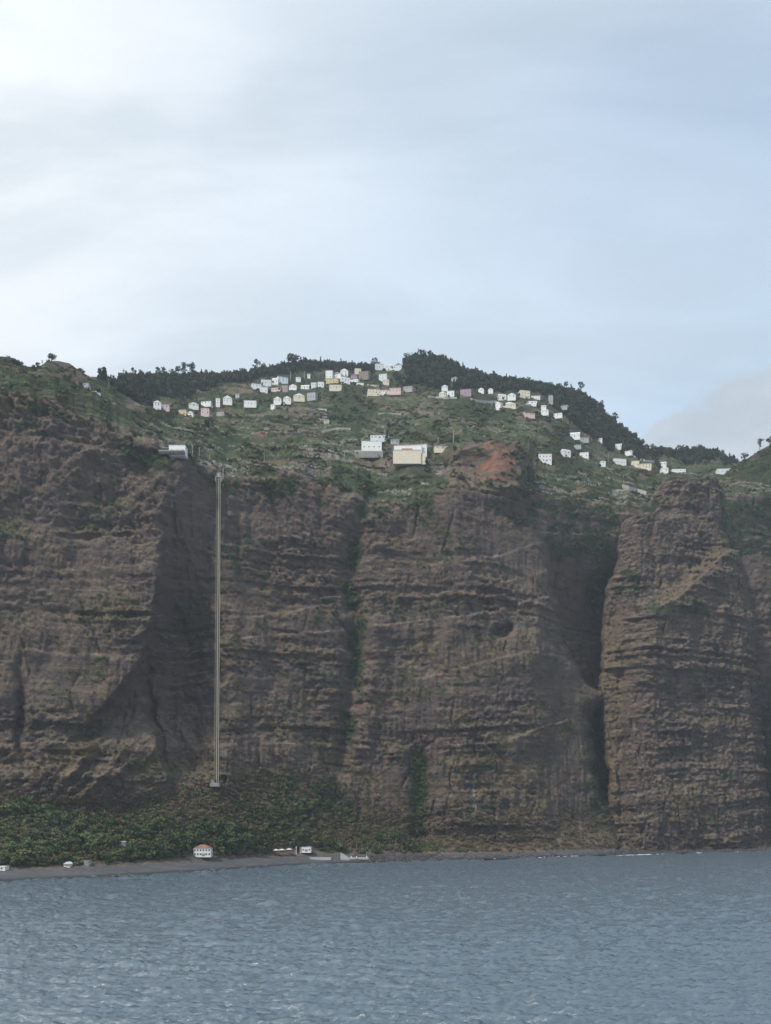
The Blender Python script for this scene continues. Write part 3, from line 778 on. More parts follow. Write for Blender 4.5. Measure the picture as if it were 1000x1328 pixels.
def trunk_mb(h, r, limbs, seed, lean=0.0):
    q = random.Random(seed)
    mb = MB()
    mb.tube([(0, 0, -1.0), (lean * h * .2, 0, h * .4), (lean * h * .6, 0, h * .8), (lean * h, 0, h)], [r * 1.25, r, r * .7, r * .35], 6)
    for (z0, dx, dy, dz) in limbs:
        b = Vector((lean * z0, 0, z0))
        mb.tube([b, b + Vector((dx * .6, dy * .6, dz * .45)), b + Vector((dx, dy, dz))], [r * .5, r * .35, r * .15], 5)
    return mb


PROTO = bpy.data.collections.new('plant_prototypes')
SETS = {}
def proto(setname, me):
    if setname not in SETS:
        SETS[setname] = bpy.data.collections.new(setname)
    o = bpy.data.objects.new(me.name, me)
    SETS[setname].objects.link(o)


def crown_blobs(kind_, seed):
    q = random.Random(seed)
    if kind_ == 'round':       # dense dark tree, 1 unit = metre, 9 m tall
        out = [(0, 0, 5.4, 2.6, 2.6, 3.0, 70)]
        for _ in range(7):
            a = q.uniform(0, 6.28); out.append((2.1 * math.cos(a), 2.1 * math.sin(a), q.uniform(3.2, 7.6), 1.5, 1.5, 1.3, 26))
        return out
    if kind_ == 'conifer':
        return [(q.uniform(-.3, .3), q.uniform(-.3, .3), 2 + k * 1.35, 2.3 - .3 * k, 2.3 - .3 * k, 1.1, 40 - 4 * k) for k in range(7)]
    if kind_ == 'gum':         # open eucalyptus: separate tufts high on bare limbs
        out = []
        for k in range(15):
            a = q.uniform(0, 6.28); r_ = q.uniform(.3, 3.4)
            out.append((r_ * math.cos(a), r_ * math.sin(a), q.uniform(5.2, 11.5) - .2 * r_, 1.35, 1.35, .95, 20))
        return out
    if kind_ == 'bush':
        out = [(0, 0, .7, 1.5, 1.5, .9, 34)]
        for _ in range(4):
            a = q.uniform(0, 6.28); out.append((1.1 * math.cos(a), 1.1 * math.sin(a), q.uniform(.5, 1.3), .8, .8, .7, 14))
        return out
for k in range(4):
    for nm, kd, sz, mt in (('forest_set', 'round', .62, M_FOREST), ('wood_set', 'round', .5, M_BUSH), ('bush_set', 'bush', .36, M_BUSH), ('dry_set', 'bush', .34, M_DRYB)):
        v, f = leaf_cards(crown_blobs(kd, 100 + k), sz, 200 + k)
        proto(nm, mesh_np(nm + '_plant', v, f, mt))
    if k > 0:
        continue
    v, f = leaf_cards(crown_blobs('conifer', 110 + k), .66, 210 + k)
    proto('forest_set', mesh_np('forest_set_plant', v, f, M_FOREST))
for k in range(5):
    r_ = np.random.default_rng(300 + k)
    dv = []
    n1_, n2_ = 7, 10
    vs_ = [(math.sin(math.pi * (i + .02) / (n1_ - .96)) * math.cos(2 * math.pi * j / n2_), math.sin(math.pi * (i + .02) / (n1_ - .96)) * math.sin(2 * math.pi * j / n2_), math.cos(math.pi * (i + .02) / (n1_ - .96))) for i in range(n1_) for j in range(n2_)]
    va = np.array(vs_); nz_ = 1 + .35 * r_.normal(size=(len(va), 1)) * .6
    va = va * nz_ * np.array([1.0, .8, .65])
    fs = [(i * n2_ + j, i * n2_ + (j + 1) % n2_, (i + 1) * n2_ + (j + 1) % n2_, (i + 1) * n2_ + j) for i in range(n1_ - 1) for j in range(n2_)]
    proto('boulder_set', mesh_np('boulder_set_rock', va, np.array(fs), M_BOULD))


def scatter(name, pts, scl, setname, label, kd='stuff', tilt=0.0):
    """one object whose points each carry a plant of the set"""
    pts = np.asarray(pts, np.float32)
    n = len(pts)
    me = bpy.data.meshes.new(name)
    me.vertices.add(n); me.vertices.foreach_set('co', pts.ravel())
    a = me.attributes.new('size', 'FLOAT_VECTOR', 'POINT'); a.data.foreach_set('vector', np.asarray(scl, np.float32).ravel())
    r_ = np.random.default_rng(len(name) + n)
    rot = np.stack([r_.uniform(-tilt, tilt, n), r_.uniform(-tilt, tilt, n), r_.uniform(0, 6.283, n)], -1)
    a = me.attributes.new('turn', 'FLOAT_VECTOR', 'POINT'); a.data.foreach_set('vector', rot.astype(np.float32).ravel())
    a = me.attributes.new('pick', 'INT', 'POINT'); a.data.foreach_set('value', r_.integers(0, 64, n).astype(np.int32))
    o = link(name, me)
    ng = bpy.data.node_groups.new(name, 'GeometryNodeTree')
    ng.interface.new_socket('Geometry', in_out='INPUT', socket_type='NodeSocketGeometry')
    ng.interface.new_socket('Geometry', in_out='OUTPUT', socket_type='NodeSocketGeometry')
    gi = ng.nodes.new('NodeGroupInput'); go = ng.nodes.new('NodeGroupOutput')
    ip = ng.nodes.new('GeometryNodeInstanceOnPoints'); ci = ng.nodes.new('GeometryNodeCollectionInfo')
    ci.inputs['Collection'].default_value = SETS[setname]
    ci.inputs['Separate Children'].default_value = True
    ci.inputs['Reset Children'].default_value = True
    ip.inputs['Pick Instance'].default_value = True
    def na(nm, dt):
        q = ng.nodes.new('GeometryNodeInputNamedAttribute'); q.data_type = dt; q.inputs['Name'].default_value = nm
        return [s_ for s_ in q.outputs if s_.enabled][0]
    L = ng.links.new
    L(gi.outputs[0], ip.inputs['Points']); L(ci.outputs[0], ip.inputs['Instance'])
    L(na('pick', 'INT'), ip.inputs['Instance Index'])
    L(na('size', 'FLOAT_VECTOR'), ip.inputs['Scale'])
    er = ng.nodes.new('FunctionNodeEulerToRotation'); L(na('turn', 'FLOAT_VECTOR'), er.inputs[0]); L(er.outputs[0], ip.inputs['Rotation'])
    L(ip.outputs[0], go.inputs[0])
    md = o.modifiers.new('scatter', 'NODES'); md.node_group = ng
    return kind(o, kd, label)


CELL = (Y / F) ** 2         # rough ground seen per pixel
def pick(prob, n, seed):
    r_ = np.random.default_rng(seed)
    p = np.clip(prob, 0, None).ravel(); p = p / p.sum()
    i = r_.choice(p.size, n, p=p)
    pts = np.stack([X.ravel()[i], Y.ravel()[i], Z.ravel()[i]], -1) + r_.uniform(-.6, .6, (n, 3)) * np.array([1.5, 1.5, 0.2])
    return pts, i, r_

# dark pine and laurel wood below the crest
lower = line(PX, [(120, 497), (140, 505), (160, 522), (190, 527), (330, 497), (340, 490), (420, 482), (500, 486), (520, 496), (555, 500), (600, 506), (640, 508), (700, 514), (722, 535), (740, 552), (770, 572), (800, 586), (830, 598), (900, 606), (960, 606), (1000, 600)])
fw = (PY < lower + 4 * perlin(PX / 18, PY / 9, 170)) * (PX > 128) * (ZONE < 6.0) * (ZONE > 4.2)
fw = fw * np.where((PX > 300) & (PX < 520), 1.0, 1.0)
HOUSE_SITES = []
def veg_scatter():
    keep = np.ones_like(PY)
    for (hx, hy, hw, hh) in HOUSE_SITES:
        keep *= ~((np.abs(PX - hx) < hw * .5 + 2) & (PY < hy + 9) & (PY > hy - hh - 1))
    rowgap = np.abs(np.gradient(PY, axis=0))
    wgt = rowgap
    crest_w = 1 + 5.0 * sst(ZONE, 5.90, 5.98)
    pts, i, r_ = pick(fw * wgt * keep * crest_w * np.clip(1 + 1.2 * perlin(PX / 9, PY / 30, 173), .25, 2), 6800, 1)
    s = r_.uniform(.6, 1.5, len(pts)) * (0.85 + 0.5 * r_.random(len(pts)) ** 3)
    crest = sst(ZONE.ravel()[i], 5.85, 6.0)
    s *= 1 - .25 * crest
    scl = np.stack([s * r_.uniform(.8, 1.15, len(s)), s * r_.uniform(.8, 1.15, len(s)), s * r_.uniform(.85, 1.25, len(s))], -1)
    scatter('wood', pts - np.array([0, 0, .8]), scl, 'forest_set', 'dark wood of pines and laurels along the hill crest')
    # scrub and garden trees over the terraces
    sc_w = hz_w * (1 - fw) * (1 - .85 * (PX < 128) * sst(ZONE, 4.9, 5.2)) * (1 - .85 * riser) * (.35 + 1.6 * np.exp(-((qf - .46) / .09) ** 2)) * wgt * keep * np.clip(.35 + 1.1 * fbm(PX / 40, PY / 12, 3, 171), 0, 1.4) * (1 - .8 * (field > .45)) * (1 - np.clip(red * 1.5 + 0.0, 0, 1)) * np.clip(rk + .05, 0, 1)
    pts, i, r_ = pick(sc_w, 6500, 2)
    s = r_.uniform(.5, 1.3, len(pts)) * (1 + 1.1 * (r_.random(len(pts)) > .90))
    scatter('hillside_scrub', pts, np.stack([s * 1.2, s * 1.2, s], -1), 'bush_set', 'green scrub and small trees over the terraced hillside')
    pts, i, r_ = pick(sc_w * np.clip(dry, 0, 1), 2500, 12)
    s = r_.uniform(.5, 1.3, len(pts))
    scatter('dry_hillside_scrub', pts, np.stack([s * 1.3, s * 1.3, s * .8], -1), 'dry_set', 'dry straw coloured scrub on the terraced hillside')
    q = random.Random(31); pts = []
    for (hx, hy, hw, hh) in HOUSE_SITES:
        if hy < 620:
            for _ in range(4):
                g_ = ground(hx + q.choice((-1, 1)) * (hw * .5 + q.uniform(.5, 6)), hy + q.uniform(-4, 4.5))
                pts.append((g_.x, g_.y - 3, g_.z))
    s = np.array([q.uniform(.28, .62) for _ in pts])
    scatter('garden_trees', pts, np.stack([s * 1.1, s * 1.1, s], -1), 'forest_set', 'dark garden trees between the hillside houses')
    # plants clinging to the cliff and filling its gullies
    cl_w = cz * (1 - hz_w) * wgt * np.clip(veg - .28, 0, 1) ** 1.2
    pts, i, r_ = pick(cl_w, 5200, 3)
    s = r_.uniform(.5, 1.35, len(pts))
    scatter('cliff_scrub', pts, np.stack([s, s, s], -1), 'bush_set', 'green scrub clinging to the cliff and its gullies')
    cd_w = cz * (1 - hz_w) * wgt * np.clip(dry - .2, 0, 1) * sst(PY, 640, 1040)
    pts, i, r_ = pick(cd_w, 3800, 4)
    s = r_.uniform(.35, .85, len(pts))
    scatter('dry_cliff_scrub', pts, np.stack([s * 1.3, s, s * .8], -1), 'dry_set', 'dry grass tufts on the ledges of the cliff')
    # woodland and orchards of the coastal flat
    patch = blob(PX, PY, 247, 1049, 45, 17) + .8 * blob(PX, PY, 330, 1030, 20, 8)
    tal = blob(px_w, py_w, 330, 1022, 45, 16) + blob(px_w, py_w, 120, 1052, 90, 8) + .8 * blob(px_w, py_w, 470, 1070, 60, 16)
    patch = np.maximum(patch, tal * .8)
    wl = sst(ZONE, 1.02, 1.08) * (1 - sst(ZONE, 1.97, 2.03)) * wgt * (1 - sst(PX, 535, 620)) * (1 - np.clip(patch * 1.3, 0, .95)) * keep
    palmz = blob(PX, PY, 480, 1085, 75, 24, 3)
    pts, i, r_ = pick(wl * (1 - .95 * palmz) * np.clip(.45 + 1.6 * nA, .05, 2), 1250, 5)
    s = r_.uniform(.35, .95, len(pts)) * (1 + .5 * (r_.random(len(pts)) > .85))
    scatter('woodland', pts, np.stack([s * 1.15, s * 1.15, s], -1), 'wood_set', 'green woodland and orchards on the coastal flat')
    pts, i, r_ = pick(wl * (1 - .85 * palmz) * np.clip(.6 + 1.2 * nB, .1, 2), 2600, 6)
    s = r_.uniform(.8, 1.9, len(pts))
    scatter('undergrowth', pts, np.stack([s, s, s * .9], -1), 'bush_set', 'green bushes below the cliff foot')
    dw = sst(ZONE, 1.05, 1.2) * (1 - sst(ZONE, 2.0, 2.12)) * wgt * np.clip(patch * 1.5 + palmz + .8 * sst(PX, 540, 640) + .36 * (1 - nA), 0, 1.4)
    pts, i, r_ = pick(dw, 6500, 7)
    s = r_.uniform(.5, 1.5, len(pts))
    scatter('dry_undergrowth', pts, np.stack([s * 1.1, s * 1.1, s], -1), 'dry_set', 'dry brown bushes along the cliff foot')
    # buttress and headland scrub
    r_ = np.random.default_rng(8)
    for nm, (x, y, z, px, py), wfun, n, st, lb in (
            ('buttress_scrub', (BX, BYY, BZ, BPX, BPY), lambda px, py: .15 + 2.0 * blob(px, py, 830, 772, 40, 24) + .8 * sst(py, 1000, 1080), 1200, 'dry_set', 'dry scrub on the ledges of the rock buttress'),
            ('headland_scrub', (SX, SYY, SZ, SPX, SPY), lambda px, py: 1.0 * (1 - sst(py, 640, 820)) + .12, 3600, 'bush_set', 'green scrub covering the upper headland')):
        p = np.clip(wfun(px, py) * (.4 + 1.3 * fbm(px / 25, py / 16, 3, 172)), 0, None).ravel(); p /= p.sum()
        i = r_.choice(p.size, n, p=p)
        s = r_.uniform(.45, 1.2, n)
        scatter(nm, np.stack([x.ravel()[i], y.ravel()[i], z.ravel()[i]], -1), np.stack([s * 1.15, s, s * .9], -1), st, lb)
    # boulders along the rocky shore
    pts = []; scl = []
    q = random.Random(5)
    for k in range(2300):
        px = q.uniform(455, 1020)
        sp = np.interp(px, PXS, shore_py); Ys = CH * F / (sp - HY)
        yy = Ys + q.uniform(-5, 26)
        if px > 790:
            yy = min(yy, np.interp(px, [760, 850, 1000], [1055, 1080, 1180]) + q.uniform(-14, 6))
        s = q.uniform(.7, 2.2) * (1.7 if q.random() > .93 else 1) * (1.25 if px > 780 else 1)
        pts.append(((px - 500) / F * yy, yy, .2 + .16 * max(0, yy - Ys))); scl.append((s * 1.3, s * 1.1, s))
    scatter('shore_boulders', pts, scl, 'boulder_set', 'dark boulders along the rocky shoreline')

# ------------------------------------------------------------------ houses
def win_mesh(w_, h_, fr):
    a = MB().box(-w_ / 2, w_ / 2, -.06, .02, 0, h_).mesh('window', M_FRAME if fr else M_PANE)
    b = MB().box(-w_ / 2 + .12, w_ / 2 - .12, -.075, .0, .12, h_ - .12).mesh('pane', M_PANE)
    return a, b
WIN = {(False, 0): win_mesh(1.05, 1.15, False), (True, 0): win_mesh(1.5, 1.5, True), (True, 1): win_mesh(2.2, 1.7, True)}
SH_N = MB().box(-.7, .7, -.09, .0, -.14, -.003).mesh('sill', M_FRAME)
DOOR_N = MB().box(-.55, .55, -.07, .02, 0, 2.15).mesh('door', M_DOOR)
GAR_N = MB().box(-1.3, 1.3, -.07, .02, 0, 2.2).mesh('door', ROOFS['g'])


def house(px, py, wpx, hpx, wc, rt, rc, label, st=1, rz=0.0, near=False, nwin=None, depth=None, plinth=5.0, group='houses of the hillside village', name='house', cat='house', fwd=2.0, chim=False):
    p = ground(px, py)
    Yh = p.y
    w_ = wpx * Yh / F; h = hpx * Yh / F
    d = depth or min(max(.8 * w_, 6.0), 11.0)
    p = p * 1.0
    rz = rz - 4 + (0 if near else rnd.uniform(-14, 14))
    p.y -= fwd
    p.z += 0 if near else 1.4
    e = empty(name, p, math.radians(rz))
    tag(e, label, cat, group)
    rh = {'flat': .35, 'gable': min(.36 * d, .46 * h), 'hip': min(.26 * d, .40 * h), 'shed': min(.2 * d, .35 * h)}[rt]
    wh = h - rh
    mb = MB().box(-w_ / 2, w_ / 2, 0, d, -plinth, wh)
    link('wall', mb.mesh('wall', WALLS[wc]), e)
    o = .35
    x0, x1, y0, y1 = -w_ / 2 - o, w_ / 2 + o, -o, d + o
    rb = MB()
    if rt == 'flat':
        rb.box(x0 + .1, x1 - .1, y0 + .1, y1 - .1, wh + .003, wh + .35)
    elif rt == 'shed':
        rb.add([(x0, y0, wh + .003), (x1, y0, wh + .003), (x1, y1, wh + .003), (x0, y1, wh + .003), (x0, y0, wh + .25), (x1, y0, wh + .25), (x1, y1, wh + rh), (x0, y1, wh + rh)],
               [(0, 3, 2, 1), (4, 5, 6, 7), (0, 1, 5, 4), (1, 2, 6, 5), (2, 3, 7, 6), (3, 0, 4, 7)])
    elif rt == 'gable':
        ym = (y0 + y1) / 2
        if w_ < d * 1.05 or (not near and rnd.random() < .6):     # gable end to the front
            rb.add([(x0, y0, wh + .003), (x1, y0, wh + .003), (x1, y1, wh + .003), (x0, y1, wh + .003), (0, y0, wh + rh), (0, y1, wh + rh)], [(0, 3, 2, 1), (0, 1, 4), (1, 2, 5, 4), (2, 3, 5), (3, 0, 4, 5)])
        else:
            rb.add([(x0, y0, wh + .003), (x1, y0, wh + .003), (x1, y1, wh + .003), (x0, y1, wh + .003), (x0, ym, wh + rh), (x1, ym, wh + rh)], [(0, 3, 2, 1), (0, 1, 5, 4), (1, 2, 5), (2, 3, 4, 5), (3, 0, 4)])
    else:
        ym = (y0 + y1) / 2; k = min((y1 - y0) / 2, (x1 - x0) * .4)
        rb.add([(x0, y0, wh + .003), (x1, y0, wh + .003), (x1, y1, wh + .003), (x0, y1, wh + .003), (x0 + k, ym, wh + rh), (x1 - k, ym, wh + rh)], [(0, 3, 2, 1), (0, 1, 5, 4), (1, 2, 5), (2, 3, 4, 5), (3, 0, 4)])
    ro = link('roof', rb.mesh('roof', ROOFS[rc]), e)
    if chim:
        link('chimney', MB().box(w_ * .2, w_ * .2 + .8, d * .6, d * .6 + .8, wh, wh + rh + .9).mesh('chimney', WALLS['w']), ro)
    n = nwin if nwin is not None else max(1, int(w_ / 4.4))
    wm, pm = WIN[(near, 0)]
    sth = wh / st
    for s in range(st):
        z0 = s * sth + min(1.0, .3 * sth)
        k_ = min(1.0, (sth - .5) / 2.4)
        for i in range(n):
            x = -w_ / 2 + w_ * (i + .5 + rnd.uniform(-.16, .16) * (not near)) / n
            if s == 0 and i == n // 2 and n > 1:
                link('door', DOOR_N if not near else GAR_N, e, (x, 0, .05)).scale = (1, 1, min(1, (wh - .3) / 2.2))
                continue
            q = link('window', wm, e, (x, 0, z0)); q.scale = (1, 1, k_)
            if near:
                link('pane', pm, q); link('sill', SH_N, q)
        q = link('window', wm, e, (-w_ / 2, d * .5, z0)); q.rotation_euler = (0, 0, -math.pi / 2); q.scale = (1, 1, k_)
        if near:
            link('pane', pm, q)
    HOUSE_SITES.append((px, py, wpx, hpx))
    return e, w_, h, d, wh

# px, py of the base, width and height in photo pixels, wall, roof shape, roof colour, storeys, turn, label
H = [
 # hamlet below the wood on the left
 (205, 530, 11, 8, 'w', 'gable', 'w', 1, 20, 'white house with pale roof at the left end of the hamlet under the wood'),
 (216, 532, 11, 7, 'p', 'hip', 'o', 1, 10, 'pinkish house touching the leftmost white house of the hamlet'),
 (238, 541, 11, 7, 'y', 'flat', 'w', 1, 0, 'low yellowish house below the left hamlet, its flat roof white'),
 (248, 541, 8, 5, 'w', 'gable', 'w', 1, 10, 'small white cottage right beside the low yellowish house'),
 (252, 530, 14, 6, 'w', 'gable', 'w', 1, 8, 'white house with grey white roof in the middle of the left hamlet'),
 (267, 539, 12, 11, 'p', 'hip', 'r', 2, 0, 'two storey pink house with terracotta roof and white pillars in the left hamlet'),
 (268, 525, 15, 6, 'w', 'hip', 'o', 1, 0, 'low white house with faded tile roof directly above the pink house'),
 (283, 526, 6, 9, 'w', 'flat', 'w', 2, 0, 'narrow white house between two wider houses of the left hamlet'),
 (296, 523, 13, 10, 'w', 'gable', 'w', 2, 6, 'bright white gabled house at the upper right of the left hamlet'),
 (308, 515, 6, 4, 'g', 'shed', 'g', 1, 0, 'small grey shed above the bright white gabled house'),
 (286, 541, 11, 5, 'g', 'flat', 'g', 1, 0, 'faint grey house with two windows right of the pink house'),
 (325, 527, 18, 6, 'w', 'flat', 'w', 1, 0, 'long low white terrace row standing alone in dark green'),
 # upper rows left of the village centre
 (333, 504, 13, 6, 'w', 'shed', 'w', 1, 14, 'white house at the lower left end of the long stepped roofs'),
 (346, 500, 15, 8, 'b', 'shed', 'w', 1, 14, 'pale house in the middle of the long stepped white roofs'),
 (357, 497, 9, 8, 'w', 'gable', 'w', 1, 12, 'white gabled house between two long pale roofs'),
 (368, 496, 15, 8, 'b', 'shed', 'w', 2, 14, 'pale two storey house at the upper right of the stepped white roofs'),
 (343, 510, 11, 7, 'w', 'flat', 'w', 1, 0, 'white house below the stepped roofs, left end of its row'),
 (358, 509, 14, 7, 'p', 'gable', 'o', 1, 5, 'pinkish house with faded roof in the row below the stepped roofs'),
 (370, 507, 9, 6, 'm', 'flat', 'g', 1, 0, 'mauve grey house beside the pinkish house under the stepped roofs'),
 (380, 506, 11, 6, 'w', 'gable', 'w', 1, 8, 'white gabled house right of the mauve grey house'),
 (396, 507, 12, 8, 'w', 'gable', 'w', 2, 10, 'two storey white house on the road between rows and village centre'),
 (407, 503, 8, 5, 'b', 'flat', 'w', 1, 0, 'small pale flat roofed house left of the village centre'),
 (416, 503, 9, 6, 'w', 'flat', 'w', 1, 0, 'small white house just left of the tall cream houses'),
 (387, 494, 7, 4, 'w', 'shed', 'w', 1, 16, 'small white house with slanting roof above the rows under the wood'),
 (401, 490, 4, 3, 'w', 'flat', 'w', 1, 0, 'tiny white hut among the dark trees above the rows'),
 (354, 529, 6, 4, 'w', 'flat', 'w', 1, 0, 'tiny white outbuilding at the lower left end of the lowest row'),
 (360, 525, 11, 8, 'w', 'gable', 'w', 2, 10, 'white house at the left of the lowest row below the village'),
 (373, 523, 11, 8, 'w', 'gable', 'w', 2, 8, 'white house second from the left in the lowest row'),
 (388, 520, 16, 8, 'c', 'gable', 'w', 2, 6, 'wide creamy white house third in the lowest row'),
 (404, 518, 13, 8, 'g', 'flat', 'g', 1, 0, 'unpainted grey house at the right end of the lowest row'),
 # village centre
 (427, 492, 10, 11, 'w', 'flat', 'w', 2, 4, 'tall white block at the upper left of the village centre'),
 (437, 491, 13, 8, 'w', 'gable', 'g', 1, -12, 'white house with sloping grey roof beside the tall white block'),
 (447, 487, 11, 8, 'w', 'gable', 'w', 2, 0, 'white gabled house among the trees at the top of the village centre'),
 (464, 485, 9, 5, 'c', 'flat', 'w', 1, 0, 'small cream house at the top of the village, right of the white gable'),
 (431, 499, 18, 9, 'y', 'hip', 'o', 2, 4, 'wide yellow house under the tall white block'),
 (435, 505, 18, 5, 'c', 'flat', 'w', 1, 4, 'long low cream building below the wide yellow house'),
 (449, 497, 13, 8, 'w', 'gable', 'w', 2, 6, 'white double gabled house in the middle of the village centre'),
 (459, 494, 9, 9, 'm', 'gable', 'r', 2, 0, 'mauve house with reddish roof and one dark window in the village'),
 (472, 492, 15, 11, 'n', 'shed', 'o', 2, -20, 'bare brown building with a large slanted tile roof'),
 (459, 498, 13, 4, 'w', 'flat', 'w', 1, 0, 'long low white building under the mauve house'),
 (467, 504, 10, 6, 'w', 'flat', 'w', 1, 0, 'white cubic house below the bare brown building'),
 (484, 505, 18, 7, 'c', 'hip', 'o', 1, 4, 'cream house with faded terracotta roof right of the white cubic house'),
 (497, 494, 12, 7, 'b', 'flat', 'w', 2, 0, 'pale flat roofed block standing apart at the right of the village'),
 (501, 499, 9, 5, 'c', 'flat', 'w', 1, 0, 'small cream annex just under the pale flat roofed block'),
 (486, 513, 20, 9, 'c', 'hip', 'g', 2, 0, 'creamy house with arched ground floor at the bottom of the village'),
 (500, 512, 11, 7, 'w', 'gable', 'r', 1, 8, 'white house with red roof between the arched house and the pink house'),
 (512, 511, 17, 9, 'p', 'hip', 'r', 2, 8, 'pink house with red roof at the lower right of the village'),
 (529, 507, 13, 7, 'g', 'hip', 'g', 1, 0, 'greyish white house at the far right end of the village'),
 (492, 479, 13, 6, 'b', 'flat', 'g', 1, 0, 'pale grey house on the skyline, left of three by the dark wood'),
 (505, 480, 10, 7, 'w', 'gable', 'w', 1, 8, 'white gabled house on the skyline, middle of three by the dark wood'),
 (516, 480, 11, 8, 'b', 'gable', 'g', 1, -8, 'pale house on the skyline, right of three by the dark wood'),
 # right of the wooded hilltop
 (577, 507, 9, 5, 'w', 'gable', 'w', 1, 10, 'white house with slanting roof above the pale house below the wooded top'),
 (573, 515, 10, 6, 'c', 'gable', 'w', 1, 0, 'creamy white house below the wooded hilltop, left of a pair'),
 (584, 515, 11, 6, 'w', 'flat', 'w', 1, 0, 'white house below the wooded hilltop, right of a pair'),
 (588, 494, 8, 4, 'g', 'shed', 'g', 1, -25, 'grey roofed shed inside the dark wood of the hilltop'),
 (604, 513, 16, 7, 'm', 'flat', 'd', 1, 0, 'dull mauve brown building right of the pair under the hilltop'),
 (623, 510, 8, 5, 'w', 'gable', 'w', 1, 0, 'small white house in the wood edge, left of its small twin'),
 (636, 510, 7, 4, 'w', 'gable', 'w', 1, 0, 'small white house in the wood edge, right of its small twin'),
 (652, 519, 11, 7, 'w', 'gable', 'w', 1, 10, 'white house with zigzag roof at the left of the right hand cluster'),
 (663, 518, 12, 7, 'w', 'gable', 'w', 2, 4, 'white gabled house between the zigzag roof and the big cream block'),
 (681, 518, 15, 11, 'c', 'flat', 'w', 2, 6, 'big cream white block, highest of the right hand cluster'),
 (694, 521, 13, 9, 'w', 'hip', 'g', 2, 0, 'white two storey house right of the big cream white block'),
 (689, 526, 16, 4, 'w', 'flat', 'w', 1, 0, 'long low white building under the big cream white block'),
 (645, 531, 8, 8, 'w', 'gable', 'w', 1, -14, 'narrow white house at the left end of the road wall'),
 (660, 530, 19, 7, 'c', 'gable', 'w', 1, 3, 'long creamy house row on the road in the right hand cluster'),
 (714, 524, 6, 11, 'g', 'flat', 'g', 2, 0, 'narrow grey tower house against the dark wood'),
 (687, 541, 15, 6, 'p', 'gable', 'w', 1, 4, 'pinkish white house below the right hand cluster'),
 (705, 532, 7, 5, 'w', 'gable', 'w', 1, 0, 'small white house on the slope just under the grey tower house'),
 (706, 538, 11, 6, 'w', 'gable', 'w', 1, 0, 'white house right of the pinkish white house'),
 (722, 541, 13, 6, 'w', 'hip', 'w', 1, -6, 'white house at the right foot of the right hand cluster'),
 (731, 530, 10, 4, 'g', 'shed', 'w', 1, -22, 'house with pale slanting roof beside the dark wood'),
 # scattered houses lower on the right
 (745, 569, 14, 9, 'w', 'gable', 'w', 1, 0, 'white gabled house alone on the slope beneath the right wood'),
 (757, 573, 14, 6, 'g', 'shed', 'g', 1, -6, 'grey house touching the lone white gabled house'),
 (777, 574, 6, 4, 'w', 'flat', 'w', 1, 0, 'tiny white house at the wood edge above the scattered houses'),
 (748, 582, 10, 4, 'g', 'hip', 'g', 1, 0, 'small dull house with grey hipped roof in the scattered group'),
 (735, 590, 12, 8, 'w', 'gable', 'w', 1, 12, 'white house with a small turret like gable in the scattered group'),
 (757, 595, 13, 9, 'w', 'shed', 'w', 1, -18, 'white house with a roof slanting down to the right'),
 (801, 582, 10, 5, 'w', 'flat', 'w', 1, 0, 'small white house against the dark wood, uppermost on the right'),
 (814, 590, 10, 5, 'w', 'shed', 'w', 1, -24, 'white roofed house at the wood edge by the footpath'),
 (803, 603, 19, 9, 'w', 'shed', 'w', 1, 10, 'large white house with a slanting roof left of the cream row'),
 (782, 604, 7, 4, 'w', 'flat', 'w', 1, 0, 'tiny white house left of the large white slant roofed house'),
 (823, 606, 11, 7, 'c', 'flat', 'w', 1, 0, 'cream house at the left of the cream row'),
 (836, 609, 18, 9, 'c', 'hip', 'g', 2, 0, 'wide cream house in the cream row by the dark wood'),
 (860, 604, 8, 5, 'w', 'gable', 'w', 1, 0, 'small white house above the tall white house by the crag'),
 (861, 614, 11, 8, 'w', 'gable', 'w', 2, 6, 'tall white house left of the dark roofed house by the crag'),
 (879, 617, 20, 11, 'w', 'hip', 'd', 2, 0, 'white house with dark roof just behind the rock buttress top'),
 (938, 615, 20, 6, 'b', 'flat', 'w', 1, 0, 'long pale bluish house between the buttress and the headland'),
]
for (px, py, wp, hp, wc, rt, rc, st, rz, lb) in H:
    house(px, py, wp * .88, hp * .80, wc, rt, rc, lb, st, rz, fwd=5.0)

# houses near the cliff's edge, large enough to show their parts
house(707, 600, 17, 9.5, 'w', 'flat', 'w', 'modern white flat roofed house on the green slope right of the red scar', 2, 4, True, 4, chim=False)
e, w_, h, d, wh = house(482, 590, 26, 18, 'w', 'flat', 'w', 'white two storey house with banded windows on a wide stone base', 2, 4, True, 4, plinth=3)
link('stone_base', MB().box(-w_ / 2 - 8, w_ / 2 + 1.5, -5, -.6, -5, 2.6).box(-w_ / 2 + 5, w_ / 2 - 4, -8, -5.003, -6, .6).mesh('stone_base', M_STONE), e)
link('terrace_rail', MB().box(-w_ / 2 - 8, w_ / 2 + 1.5, -4.95, -4.8, 2.6, 3.4).mesh('terrace_rail', M_FRAME), e)
e, w_, h, d, wh = house(529, 597, 36, 23, 'w', 'hip', 'o', 'white house with faded tile roof behind the big cream retaining wall', 1, 0, True, 6, plinth=3, fwd=1)
rw = empty('retaining_wall', ground(527, 601) + Vector((0, -9, 0)))
tag(rw, 'big cream retaining wall on the brow of the cliff below a tiled house', 'wall')
k_ = rw.location.y / F
link('wall', MB().box(-17 * k_, 19 * k_, 0, 9, -3, 14 * k_).mesh('wall', WALLS['c']), rw)
link('coping', MB().box(-17.3 * k_, 19.3 * k_, -.25, 9.1, 14 * k_ + .003, 14 * k_ + .5).mesh('coping', M_CONC), rw)
link('side_wall', MB().box(19 * k_ + .003, 25 * k_, 2, 9, -3, 11 * k_).mesh('side_wall', WALLS['c']), rw)
